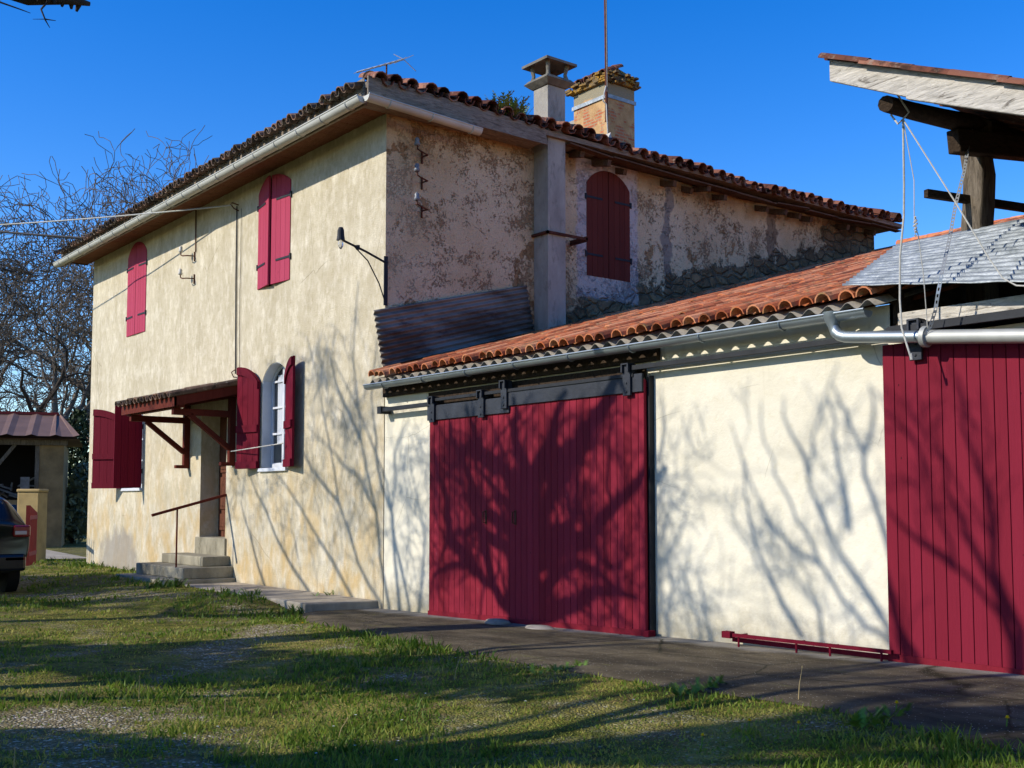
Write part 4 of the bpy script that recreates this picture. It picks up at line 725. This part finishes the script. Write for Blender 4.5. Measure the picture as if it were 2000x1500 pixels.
# ------------------------------------------------------------------ car
car=empty('parked_car',(-8.1,-3.95,0),'dark blue hatchback parked tail first beyond the left of the lawn','car')
def carsec(x,zb,zs,zt,wb,ws,wt):   # half-section ring
    pts=[(0,zb),(wb*.8,zb),(wb,zb+.06),(ws,zb+.35),(ws,zs-.08),(ws-.03,zs),((ws+wt)/2+.0,(zs+zt)/2),(wt,zt-.05),(wt-.1,zt),(0,zt+.02)]
    full=[(y,z) for y,z in pts]+[(-y,z) for y,z in pts[-2:0:-1]]
    return [Vector((x,-3.95+y,z)) for y,z in full]
secs=[(-5.93,.42,.98,1.0,.7,.8,.6),(-5.85,.36,1.06,1.12,.78,.87,.72),(-5.95,.34,1.1,1.3,.8,.89,.66),(-6.15,.33,1.1,1.56,.8,.9,.62),(-6.45,.3,1.08,1.62,.8,.91,.62),(-7.3,.26,1.04,1.64,.8,.91,.64),(-8.2,.26,1.0,1.6,.8,.91,.62),(-8.7,.26,.98,1.4,.8,.9,.6),(-9.15,.26,.96,1.04,.8,.89,.6),(-9.8,.28,.85,.88,.78,.85,.55),(-10.1,.32,.7,.74,.7,.75,.5),(-10.15,.4,.6,.64,.6,.65,.4)]
rings=[carsec(*s_) for s_ in secs]; n=len(rings[0]); m=MB(); m.add([p for r in rings for p in r],[(i*n+a,i*n+(a+1)%n,(i+1)*n+(a+1)%n,(i+1)*n+a) for i in range(len(rings)-1) for a in range(n)]+[tuple(range(n))[::-1],tuple(range((len(rings)-1)*n,len(rings)*n))])
cb=m.build('body',MAT['car_paint'],car,smooth=True); sb=cb.modifiers.new('sub','SUBSURF'); sb.levels=2; sb.render_levels=2
m=MB(); m.add([(-5.90,-3.95-.6,1.13),(-5.90,-3.95+.6,1.13),(-6.12,-3.95+.5,1.5),(-6.12,-3.95-.5,1.5),(-5.96,-3.95-.6,1.13),(-5.96,-3.95+.6,1.13),(-6.2,-3.95+.5,1.5),(-6.2,-3.95-.5,1.5)],[(0,1,2,3),(7,6,5,4),(0,4,5,1),(1,5,6,2),(2,6,7,3),(3,7,4,0)]); m.build('rear_window',MAT['glass_dark'],car,bevel=.02)
for s_ in (-1,1):
    y=-3.95+s_*.905
    m=MB(); m.prism([(-6.6,1.1),(-8.6,1.06),(-8.3,1.4),(-6.75,1.45)],'y',y-s_*.12,y-s_*.02); m.build('side_window',MAT['glass_dark'],car)
    m=MB(); yc=-3.95+s_*.75
    for (y0,y1,z0,z1,x) in ((yc-.14*1,yc+.12,.93,1.12,-5.83),): m.box((x-.12,y0,z0),(x+.02,y1,z1))
    tl=m.build('taillight',MAT['red_lens'],car,bevel=.03); m=MB(); m.box((-5.83,yc-.12,.97),(-5.805,yc+.06,1.03)); m.build('clear_lens',MAT['clear_lens'],tl,bevel=.008)
    m=MB(); m.box((-5.84,yc-.25,.56),(-5.82,yc+.05,.6)); m.build('reflector',MAT['red_lens'],car)
    for wx in (-6.6,-9.2):
        m=MB(); a,b=-3.95+s_*.86,-3.95+s_*.64; m.tube([(wx,a-s_*.0,.32),(wx,a+s_*.0-s_*.02,.32),(wx,b+s_*.02,.32),(wx,b,.32)],[.28,.33,.33,.28],28); wh=m.build('wheel',MAT['rubber'],car,smooth='auto'); m=MB(); m.tube([(wx,a-s_*.01,.32),(wx,a+s_*.012,.32)],[.21,.19],20); m.build('rim',MAT['rim_grey'],wh)
m=MB(); m.box((-5.96,-3.95-.82,.38),(-5.82,-3.95+.82,.66)); m.build('bumper',MAT['car_paint'],car,bevel=.05)
# ------------------------------------------------------------------ trees
kt=math.tan(SUN_EL)/math.cos(SUN_AZ)
f_=2200; Fc=Vector((math.cos(HEAD)*math.cos(PITCH),math.sin(HEAD)*math.cos(PITCH),math.sin(PITCH))); Rc=Vector((math.sin(HEAD),-math.cos(HEAD),0)); Uc=Rc.cross(Fc)
def in_view(p):
    d=p-CAM; z=d.dot(Fc)
    if z<.3: return False
    x=1000+f_*d.dot(Rc)/z; y=826-f_*d.dot(Uc)/z; return -60<x<2060 and -60<y<1560
def grow(mt,mc,p,d,r,L,lev,q,P):
    """limbs fork and taper; mt trunk mesh, mc crown mesh"""
    nseg=P['seg'] if lev<2 else max(2,P['seg']-1); pts=[p]; rad=[r]; cur=p; dd=d.copy(); rr=r; kids=[]
    for i in range(nseg):
        wob=P['wob']*(1+lev*.25); dd=(dd+Vector((q.gauss(0,wob),q.gauss(0,wob),q.gauss(0,wob)+P['up']))).normalized(); nxt=cur+dd*(L/nseg)
        if P.get('prune') and in_view(nxt): break
        if nxt.z<P.get('zmin',.5) and lev>0: break
        if nxt.z-kt*abs(nxt.y)>P.get('smax',99)+q.uniform(-.6,.2): break
        if nxt.z>P.get('zmax',99)+q.uniform(-.5,.3): break
        cur=nxt; rr=max(P['rmin'],rr*(P['tap'] if lev else P['tap0'])); pts.append(cur); rad.append(rr)
        if lev<P['lev']:
            nk=1 if q.random()<P['kid'] else 0
            if (lev==0 and i<P['clear']): nk=0
            elif lev==0: nk=P.get('k0',2)
            for _ in range(nk): kids.append((cur.copy(),dd.copy(),rr))
    if len(pts)<2: return
    (mt if lev==0 else mc).tube(pts,rad,8 if lev==0 else (5 if lev<3 else 3),cap=False)
    if lev<P['lev']:
        for (c,dd0,r0) in kids+[(cur.copy(),dd.copy(),rr)]*P['end']:
            ax=Vector((q.gauss(0,1),q.gauss(0,1),q.gauss(0,.6))); ax=(ax-dd0*ax.dot(dd0)).normalized(); a=q.uniform(P['a0'],P['a1'])
            nd=(dd0*math.cos(a)+ax*math.sin(a)).normalized(); grow(mt,mc,c,nd,r0*q.uniform(.5,.78),L*q.uniform(P['l0'],P['l1']),lev+1,q,P)
def tree(name,base,h,r,seed,label,cat,group,P,bark='bark',dirn=(0,0,1)):
    e=empty(name,base,label,cat,group); q=random.Random(seed); mt,mc=MB(),MB(); grow(mt,mc,Vector(base)-Vector((0,0,.2)),Vector(dirn).normalized(),r,h,0,q,P)
    mt.build('trunk',MAT[bark],e,smooth=True,fix=False); mc.build('crown',MAT[bark],e,smooth=True,fix=False); return e
BG=dict(seg=6,wob=.19,up=.05,tap=.86,tap0=.93,rmin=.018,lev=5,kid=.5,zmin=4.5,clear=3,k0=1,end=2,a0=.3,a1=.95,l0=.62,l1=.84)
cam0=Vector((CAM.x,CAM.y,0))
def at(px,dep): return tuple(cam0+Fv*dep+Rv*((px-1000)/2200*dep)+Vector((0,0,.0)))
G='bare trees behind the shed and the house'
tree('bare_tree',at(92,47),4.7,.6,21,'tall bare tree rising behind the middle of the shed roof','tree',G,BG,'bark_far')
tree('bare_tree',at(-15,50),5.0,.6,22,'bare tree at the left edge with forked limbs over the shed','tree',G,BG,'bark_far',(.1,0,1))
tree('bare_tree',at(150,44),5.2,.3,27,'ivy clad bare tree close to the left corner of the house','tree',G,dict(BG,kid=.35),'bark_dark')
tree('bare_tree',at(28,58),6.4,.5,29,'bare tree seen between the two left ones farther off','tree',G,BG,'bark_far')
tree('bare_tree',at(215,62),7.6,.42,24,'distant bare tree showing its top over the left eave of the house','tree',G,BG,'bark_far')
def leafcloud(m,c,rad,n,size,q):
    for _ in range(n):
        while True:
            v=Vector((q.uniform(-1,1),q.uniform(-1,1),q.uniform(-1,1)))
            if v.length<1: break
        p=Vector(c)+Vector((v.x*rad[0],v.y*rad[1],v.z*rad[2])); a=Vector((q.gauss(0,1),q.gauss(0,1),q.gauss(0,1))).normalized(); b=a.cross(Vector((q.gauss(0,1),q.gauss(0,1),q.gauss(0,1)))).normalized(); s_=size*q.uniform(.5,1.3)
        m.add([p-a*s_,p+b*s_*.5,p+a*s_,p-b*s_*.5],[(0,1,2,3)],q.random())
q=random.Random(41)
def foliage(name,base,blobs,mat,label,cat,size=.12):
    e=empty(name,base,label,cat); m=MB(); tr=MB()
    for (c,r,n) in blobs: leafcloud(m,Vector(base)+Vector(c),r,n,size,q); tr.tube([Vector(base),Vector(base)+Vector(c)*.6,Vector(base)+Vector(c)],[.05,.03,.01],5)
    m.build('leaves',MAT[mat],e,fix=False); tr.build('stem',MAT['bark_dark'],e); return e
foliage('ivy',at(152,43.4),[((0,0,z),(.45,.45,1.0),520) for z in (.8,2,3.2,4.2)],'ivy','dark ivy climbing the bare tree near the house corner','ivy')
foliage('shrub',at(145,38),[((0,0,1.0),(.7,.7,.9),900),((.3,.4,2.1),(.6,.6,.8),420),((-.4,-.3,1.4),(.5,.5,.6),400)],'shrub_pale','pale leaved shrub between the shed and the house corner','shrub')
for i,(px,dp,r_,hh,l) in enumerate(((40,60,3.0,1.8,'dark hedge clump behind the shed wall'),(175,58,2.2,2.0,'dark bush filling the gap between shed and house'),(-60,62,3.5,2.0,'dark bush beyond the left edge of the shed'))):
    foliage('bush',at(px,dp),[((0,0,hh*.5),(r_,r_,hh*.6),1500)],'ivy',l,'bush',.2)
# trees standing on the lawn out of sight, which shade the doors
NP=dict(seg=6,wob=.1,up=.05,tap=.88,tap0=.93,rmin=.009,lev=4,kid=.42,clear=2,k0=1,end=2,a0=.3,a1=.8,l0=.5,l1=.75,prune=True,zmax=9.4)
G2='bare trees on the near lawn'
kt=math.tan(SUN_EL)/math.cos(SUN_AZ)
T1=[[(3.29,0.08),(3.31,0.99),(3.33,1.33),(3.4,1.67)],[(3.4,1.67),(3.2,2.0),(3.11,2.37),(3.15,2.65)],[(3.51,1.74),(3.79,2.11),(3.85,2.33),(4.09,2.63)],[(3.58,1.78),(3.99,1.84),(4.25,1.9),(4.41,2.15),(4.63,2.5)],[(3.25,1.63),(2.84,1.87),(2.45,2.07),(2.24,2.42),(2.2,2.61)],[(2.84,1.87),(2.53,1.94),(2.2,2.12),(2.06,1.93),(1.78,1.84)],[(3.31,0.99),(2.53,1.32),(2.12,1.88),(1.82,2.24),(1.8,2.44)],[(3.14,0.07),(2.84,0.28),(2.69,0.45),(2.37,0.58),(1.88,0.65),(1.44,0.48)],[(2.69,0.43),(2.53,0.97),(2.37,1.25),(2.21,1.49),(2.04,1.69),(1.47,1.95)],[(3.36,0.99),(3.98,1.12),(4.18,1.23),(3.99,1.62)],[(3.4,0.72),(4.31,1.02),(4.62,1.24),(5.16,1.61),(5.42,1.85)],[(3.4,0.65),(3.98,0.88),(4.47,0.98),(4.77,0.72)],[(3.36,0.09),(4.14,0.31),(4.37,0.43),(4.77,0.48),(5.15,0.44)],[(3.34,0.31),(3.81,0.57),(3.98,0.68),(4.56,0.67),(4.92,0.53)],[(2.37,0.58),(1.79,0.94),(1.74,1.26),(1.61,1.69),(1.43,2.05)],[(3.31,0.76),(2.69,0.97),(2.29,1.13),(2.0,1.07),(1.62,0.74)],[(3.4,1.33),(3.85,1.49),(4.02,1.66)]]
T2=[[(7.99,0.28),(7.72,0.44),(7.5,0.64),(7.27,0.96),(7.03,1.32),(6.78,1.76),(6.66,2.07),(6.64,2.43)],[(7.99,0.36),(7.8,0.66),(7.56,0.97),(7.36,1.28),(7.17,1.64),(7.21,1.86),(7.3,2.27),(7.5,2.71)],[(8.18,0.28),(8.01,0.95),(7.83,1.5),(7.74,1.93),(7.57,2.3),(7.44,2.53)],[(7.27,0.96),(6.97,1.09),(6.68,1.36),(6.45,1.79),(6.27,2.26)],[(7.18,1.77),(6.99,2.1),(6.91,2.46)],[(7.76,1.93),(7.85,2.28),(7.8,2.5)],[(7.06,0.3),(6.84,0.6),(6.64,0.93),(6.5,1.28),(6.45,1.88)],[(7.57,1.26),(7.5,1.74),(7.43,2.08),(7.38,2.42)],[(9.12,0.32),(8.93,0.68),(8.66,0.92),(8.48,1.42),(8.36,1.91),(8.02,2.2),(7.8,2.5)],[(9.18,0.47),(8.98,0.94),(8.95,1.52),(8.76,2.02),(8.73,2.42)],[(9.12,0.37),(8.8,1.12),(8.6,1.52),(8.54,1.91)],[(8.31,0.19),(8.09,0.62),(7.99,0.82)],[(7.28,0.23),(7.26,0.56),(7.13,0.84)],[(8.66,0.92),(8.36,1.11),(8.07,1.37)]]
T4=[[(5.24,0.1),(5.25,0.85),(5.4,1.27),(5.47,1.6)],[(5.26,0.87),(5.57,1.14),(5.71,1.45)],[(5.86,0.2),(5.73,0.52),(5.7,0.89),(5.74,1.15)],[(5.99,0.19),(5.9,0.53),(5.84,0.77)],[(5.38,0.36),(5.49,0.63),(5.46,0.88)]]
T3=[[(-0.03,0.08),(-0.67,0.62),(-1.27,1.5),(-1.6,2.5),(-1.94,3.38),(-2.29,4.06)],[(0.17,0.06),(-0.19,1.36),(-0.63,2.38),(-0.87,3.59),(-0.74,4.71)],[(0.43,0.05),(0.21,1.36),(0.29,2.2),(0.65,2.6)],[(0.68,0.07),(0.28,1.01),(0.07,1.78),(-0.71,2.83),(-1.47,3.65)],[(-0.19,1.36),(-0.69,1.87),(-1.44,2.26),(-2.26,2.69)],[(-1.27,1.5),(-2.24,2.13),(-2.95,2.81)],[(-0.8,0.1),(-1.88,0.96),(-2.91,1.74),(-3.66,2.17)],[(-2.19,0.17),(-3.25,0.92),(-4.02,1.67),(-4.43,2.19)],[(0.21,1.36),(-0.2,2.07),(-0.35,2.95),(-0.16,3.96)],[(-3.59,0.08),(-4.19,0.9),(-4.61,1.5)],[(0.92,0.09),(1.03,1.03),(0.65,2.05)],[(-0.63,2.38),(-1.31,3.18),(-1.63,3.83)]]
def limb_tree(base,fork,limbs,y0,r0,seed,label,conn,nfine=2.2,wob=.7,smax=2.8,bark='bark',thin=1,lf=(.24,.34)):
    """limbs given by where their shade falls on the front wall (x,z); each keeps its own distance in front of it"""
    e=empty('bare_tree',base,label,'tree',G2); q=random.Random(seed); mt,mc=MB(),MB(); B=Vector(base); F=Vector(fork)
    mt.tube([B-Vector((0,0,.2)),B+(F-B)*.4+Vector((.05,.03,0)),F],[r0*1.35,r0*1.1,r0],10)
    P=dict(seg=5,wob=.16,up=.03,tap=.8,tap0=.8,rmin=.006,lev=5,kid=.5,clear=0,k0=1,end=2,a0=.3,a1=.9,l0=.5,l1=.75,prune=True,smax=smax,zmin=3)
    for k_,L in enumerate(limbs):
        oy=q.uniform(-wob,wob) if k_ else 0; pts=[]
        for i,(x,z) in enumerate(L):
            yy=y0+oy*min(1,i/2)+q.uniform(-.08,.08); t=-yy/(-S.y); pts.append(Vector((x+S.x*t,yy,z+S.z*t)))
        # refine with small kinks
        fine=[pts[0]]
        for i in range(len(pts)-1):
            mid=pts[i].lerp(pts[i+1],.5)+Vector((q.gauss(0,.025),q.gauss(0,.05),q.gauss(0,.025))); fine+=[mid,pts[i+1]]
        ra=(r0 if k_==0 and thin else r0*q.uniform(.28,.42)) if thin else r0*q.uniform(*lf)
        rb=ra*(.8 if k_==0 and thin else .28)
        n=len(fine); rad=[ra+(rb-ra)*i/(n-1) for i in range(n)]
        if k_ in conn: fine=[F]+fine; rad=[r0*.9 if k_==0 and thin else rad[0]*1.3]+rad
        mc.tube(fine,rad,7,cap=False)
        for i in range(1,len(fine)):
            for _ in range(int(nfine)+(1 if q.random()<nfine%1 else 0)):
                d=(fine[i]-fine[i-1]).normalized(); ax=Vector((q.gauss(0,1),q.gauss(0,.6),q.gauss(0,1))); ax=(ax-d*ax.dot(d)).normalized(); an_=q.uniform(.4,1.0)
                nd=(d*math.cos(an_)+ax*math.sin(an_)+Vector((0,0,.25))).normalized()
                grow(mt,mc,fine[i-1].lerp(fine[i],q.random()),nd,max(.007,rad[i]*.45),q.uniform(.5,1.1),3,q,P)
    mt.build('trunk',MAT[bark],e,smooth=True,fix=False); mc.build('crown',MAT[bark],e,smooth=True,fix=False); return e
t1=limb_tree((.25,-8.2,0),(.3,-8.2,5.0),T1,-8.2,.3,51,'old bare tree whose bough hangs in at the top left corner',(0,7,12),nfine=1.3,smax=2.7)
limb_tree((6.1,-8.8,0),(6.0,-8.8,3.2),T2,-8.8,.11,63,'slim many stemmed bare tree on the lawn before the cream panel',(0,1,2,8,9,10,11),nfine=.12,smax=2.75,thin=0,lf=(.22,.36))
limb_tree((2.3,-9.4,0),(2.35,-9.4,4.2),T4,-9.6,.1,64,'thin bare sapling on the lawn before the middle of the barn',(0,2,3,4),nfine=.4,smax=1.9,thin=0)
limb_tree((-3.3,-9.2,0),(-3.4,-9.2,4.0),T3,-9.2,.13,61,'many stemmed bare tree on the lawn before the ochre front',(0,1,2,3,6,7,9,10),nfine=1.0,smax=4.4,thin=0)
tree('bare_tree',(2.6,-14.5,0),8.5,.3,66,'big unseen bare tree added behind the viewer to shade the lawn','tree',G2,dict(NP,zmin=2.5,clear=2,lev=5,k0=2,kid=.5,zmax=20,smax=.15),'bark')  # extra tree out of view, crown capped so it shades only the lawn
tree('bare_tree',(-8,-16,0),9,.35,68,'big unseen bare tree added left of the viewer to shade the lawn','tree',G2,dict(NP,zmin=2.5,clear=2,lev=5,k0=2,kid=.5,zmax=20,smax=.15),'bark')  # likewise added for lawn shade, never in frame
m=MB(); q=random.Random(5)
m.tube([(.35,-8.2,5.9),(.9,-8.0,6.5),(1.8,-7.0,6.5),(2.6,-5.95,6.22),(2.8,-5.6,6.1),(3.0,-5.3,6.115),(3.0,-5.1,6.12)],[.13,.11,.09,.07,.06,.055,.02],8)
m.tube([(2.93,-5.45,6.08),(3.0,-5.53,5.95),(3.0,-5.49,5.86),(3.0,-5.45,5.8)],[.012,.009,.007,.003],5); m.tube([(3.0,-5.49,5.87),(3.0,-5.4,5.88)],[.007,.003],4); m.tube([(3.0,-5.49,5.87),(3.0,-5.6,5.84)],[.004,.002],4); m.tube([(2.6,-6.2,6.2),(2.9,-5.85,5.96),(3.0,-5.7,5.9),(3.0,-5.62,5.89)],[.012,.009,.006,.003],5)
for i in range(9): y=-5.75+.07*i; m.tube([(2.97,y,6.1),(2.97+q.uniform(-.03,.03),y+q.uniform(-.02,.02),6.04)],[.03,.012],5)
m.build('bough',MAT['bark_dark'],t1,smooth=True)
def evergreen(base,h,blobs,label,size=.16):  # unseen leafy crowns, added only to throw shade on parts of the lawn
    e=empty('shade_evergreen',base,label,'tree'); m=MB(); B=Vector(base); tr=MB()
    for (c,r_,n) in blobs: leafcloud(m,B+Vector(c),r_,n,size,q); tr.tube([B+Vector((0,0,h*.5)),B+Vector(c)*.7,B+Vector(c)],[.12,.07,.03],6)
    tr.tube([B-Vector((0,0,.2)),B+Vector((0,0,h*.6)),B+Vector((0,0,h))],[.25,.17,.05],9)
    m.build('crown',MAT['ivy'],e,fix=False); tr.build('trunk',MAT['bark'],e,smooth=True,fix=False)
q=random.Random(90)
evergreen((6.0,-13.6,0),4.6,[((.4,.3,4.0),(2.3,1.5,1.0),3600),((2.6,1.2,3.6),(1.8,1.3,.9),2600),((-1.9,-.4,4.2),(1.6,1.2,.9),1500),((4.4,2.0,3.3),(1.4,1.0,.7),1500)],'broad unseen evergreen added behind the viewer to shade the near lawn')
evergreen((.3,-12.6,0),5.2,[((0,.4,5.0),(1.7,.8,.5),1000),((1.7,1.2,5.2),(1.3,.7,.4),520),((-1.6,-.5,4.9),(1.3,.7,.4),600),((3.0,1.9,4.9),(1.1,.6,.35),320)],'low unseen evergreen added left of the viewer to shade the middle of the lawn',.14)
# ------------------------------------------------------------------ grass
def make_grass():
    N=330000; ang=np.deg2rad(nr.uniform(112,172,N)); 
    r=4.2*np.exp(nr.uniform(0,1,N)*math.log(38/4.2)); x=CAM.x+np.cos(ang)*r; y=CAM.y+np.sin(ang)*r
    ae=np.interp(x,[p[0] for p in AE],[p[1] for p in AE]); ae=np.where(x<-.3,np.where(x>-4.9,-1.05,np.where(x>-7.3,-1.36,-.08)),ae); ae=np.where(x<-12.6,40,ae)
    edge=ae+.14*(fbm(x,y,3,4)-.45)
    g=gravel(x,y); dens=fbm(x,y,.8,11)*.6+fbm(x,y,3.0,12)*.5
    car=(x>-10.3)&(x<-5.8)&(y>-4.8)&(y<-3.0); road=(x<-15)&(y>-1.2)&(y<3.2)
    keep=(y<edge)&(nr.uniform(0,1,N)>g*.95)&(nr.uniform(0,1,N)<.02+dens*1.2*np.clip(.5+1.6*(fbm(x,y,1.4,61)-.3),.35,1.2))&~car&~road
    x,y,r,g,dens,edge=[a_[keep] for a_ in (x,y,r,g,dens,edge)]; n=len(x)
    lush=np.clip((fbm(x,y,.55,21)-.38)*3.2,0,1); nearedge=np.exp(-np.abs(edge-y)/.35)
    h=(.014+.028*nr.uniform(0,1,n)**1.6)*(.45+1.1*lush+.7*nearedge+1.0*np.clip((fbm(x,y,3.5,51)-.55)*4,0,1))*(1-.5*g)*(1+.02*r)
    wd=(.0022+.0011*r*.5)*nr.uniform(.7,1.3,n); az=nr.uniform(0,2*np.pi,n); lean=nr.uniform(.1,1.0,n)*h; la=nr.uniform(0,2*np.pi,n)
    z=gz(x,y)-.004; dx=np.cos(az)*wd; dy=np.sin(az)*wd; lx=np.cos(la)*lean; ly=np.sin(la)*lean
    V=np.empty((n,5,3)); V[:,0]=np.stack([x-dx,y-dy,z],1); V[:,1]=np.stack([x+dx,y+dy,z],1); V[:,2]=np.stack([x+dx*.7+lx*.4,y+dy*.7+ly*.4,z+h*.6],1); V[:,3]=np.stack([x-dx*.7+lx*.4,y-dy*.7+ly*.4,z+h*.6],1); V[:,4]=np.stack([x+lx,y+ly,z+h],1)
    me=bpy.data.meshes.new('grass'); me.vertices.add(n*5); me.vertices.foreach_set('co',V.ravel().astype(np.float32))
    b=np.arange(n)*5; loops=np.stack([b,b+1,b+2,b+3,b+3,b+2,b+4],1).ravel(); me.loops.add(n*7); me.loops.foreach_set('vertex_index',loops.astype(np.int32))
    ls=np.stack([np.arange(n)*7,np.arange(n)*7+4],1).ravel(); me.polygons.add(n*2); me.polygons.foreach_set('loop_start',ls.astype(np.int32)); me.update(calc_edges=True)
    tone=np.clip(.22+.5*(1-lush)*.9+(fbm(x,y,2.2,41)-.5)*.9+nr.normal(0,.17,n)+.25*g-.15*nearedge,0,1); a=me.attributes.new('tone','FLOAT','FACE'); a.data.foreach_set('value',np.repeat(tone,2).astype(np.float32))
    me.materials.append(MAT['grass']); o=bpy.data.objects.new('grass',me); sc.collection.objects.link(o); tag(o,'short mixed green and yellowing lawn grass','grass',kind='stuff')
make_grass()
# dandelions and dry stalks
def onground(px,py):
    d=Fc+Rc*((px-1000)/f_)-Uc*((py-826)/f_); t=-(CAM.z-.08)/d.z; p=CAM+d*t; return Vector((p.x,p.y,gzf(p.x,p.y)))
def dandelion(p,h,s_,label):
    e=empty('dandelion',p,label,'flower','yellow dandelions in the lawn'); m=MB(); m.tube([p,p+Vector((.01,0,h))],.004,5); m.build('stem',MAT['weed_leaf'],e)
    m=MB(); c=p+Vector((.01,0,h)); q_=random.Random(int(p.x*1000))
    for k_ in range(3):
        n=14
        for i in range(n):
            a=6.283*i/n+k_*.2; R0=s_*(1-.25*k_); t_=c+Vector((math.cos(a)*R0,math.sin(a)*R0,.006+k_*.006)); sd=Vector((-math.sin(a),math.cos(a),0))*s_*.22; m.add([c,c.lerp(t_,.6)+sd,t_,c.lerp(t_,.6)-sd],[(0,1,2,3)])
    m.build('flower_head',MAT['yellow'],e,fix=False)
for px,py,l in ((1750,1432,'yellow dandelion nearest the concrete apron below the right door'),(1558,1455,'yellow dandelion left of the one below the right door'),(1462,1446,'small yellow dandelion in a tuft at the lawn edge below the cream wall'),(1966,1466,'yellow dandelion at the lower right corner'),(320,1140,'yellow dandelion before the doorsteps'),(590,1222,'yellow dandelion near the end of the concrete slab'),(107,1105,'yellow dandelion by the car tail'),(1370,1462,'yellow dandelion low in the shaded foreground grass')):
    dandelion(onground(px,py),.07,.016,l)
def stalk(px,py,h,lean,label):
    p=onground(px,py); m=MB(); m.tube([p,p+Vector((lean*.3,lean*.3,h*.5)),p+Vector((lean,lean,h))],[.004,.003,.002],5); m.tube([p+Vector((lean,lean,h)),p+Vector((lean,lean,h+.012))],[.006,.003],6); o=m.build('dry_stalk',MAT['stalk']); tag(o,label,'plant stalk','dry stalks in the lawn')
for a_ in ((112,1382,.2,.02,'dry stalk in the left gravel patch, tallest of the left ones'),(272,1345,.17,-.0,'upright dry stalk right of the tallest left one'),(888,1326,.17,.03,'dry stalk before the apron below the left red door'),(662,1415,.12,.04,'leaning dry stalk in the middle of the lawn'),(28,1482,.14,.0,'dry stalk at the lower left corner'),(440,1372,.1,.0,'short pale stalk between gravel patch and lush grass'),(1560,1400,.22,.02,'thin seeding stalk at the apron edge')): stalk(*a_)
q=random.Random(123)
k=NM('petal_white',.8); k.col(srgb('#d8d8d0')); PW=k.done()
for i in range(22):
    px,py=q.choice([(q.uniform(150,700),q.uniform(1180,1300)),(q.uniform(600,1300),q.uniform(1290,1460)),(q.uniform(200,900),q.uniform(1350,1480))]); p=onground(px,py)
    m=MB(); h=q.uniform(.03,.05); c=p+Vector((0,0,h))
    for j in range(9): a=6.283*j/9; t_=c+Vector((math.cos(a)*.010,math.sin(a)*.010,.002)); sd=Vector((-math.sin(a),math.cos(a),0))*.003; m.add([c,c.lerp(t_,.6)+sd,t_,c.lerp(t_,.6)-sd],[(0,1,2,3)])
    o=empty('daisy',p,'tiny white daisy open in the lawn grass','flower','white daisies in the lawn'); m.build('flower_head',PW,o,fix=False); m=MB(); m.tube([p,c],.0018,4); m.build('stem',MAT['weed_leaf'],o)
def weed(p,n,L,seed,label,wid=.018):
    e=empty('weed',p,label,'weed','leafy weeds along the paving'); fronds(p,n,L*.62,seed,1.3,.8,.009).build('leaves',MAT['weed_leaf'],e,fix=False)
for i,(x,y,n,L,l) in enumerate(((-4.5,-1.35,60,.3,'bushy weed at the foot of the doorsteps'),(-2.0,-1.2,40,.2,'weed along the middle of the concrete slab edge'),(-.4,-1.25,40,.2,'weed at the near end of the concrete slab'),(-11.3,-.35,40,.2,'weed below the grey cement patch of the house'),(-9.6,-.3,30,.2,'weed between the cement patch and the doorsteps'),(7.9,-2.25,36,.16,'weed at the apron edge below the cream wall'),(9.4,-2.3,40,.18,'weed at the apron edge below the right door'),(-1.3,-.06,16,.12,'small weed sprouting where slab meets ochre wall'),(6.4,-2.3,30,.13,'dock like weed halfway along the apron edge'))):
    weed(Vector((x,y,gzf(x,y) if l[:5]!='small' else .13)),n,L,50+i,l)
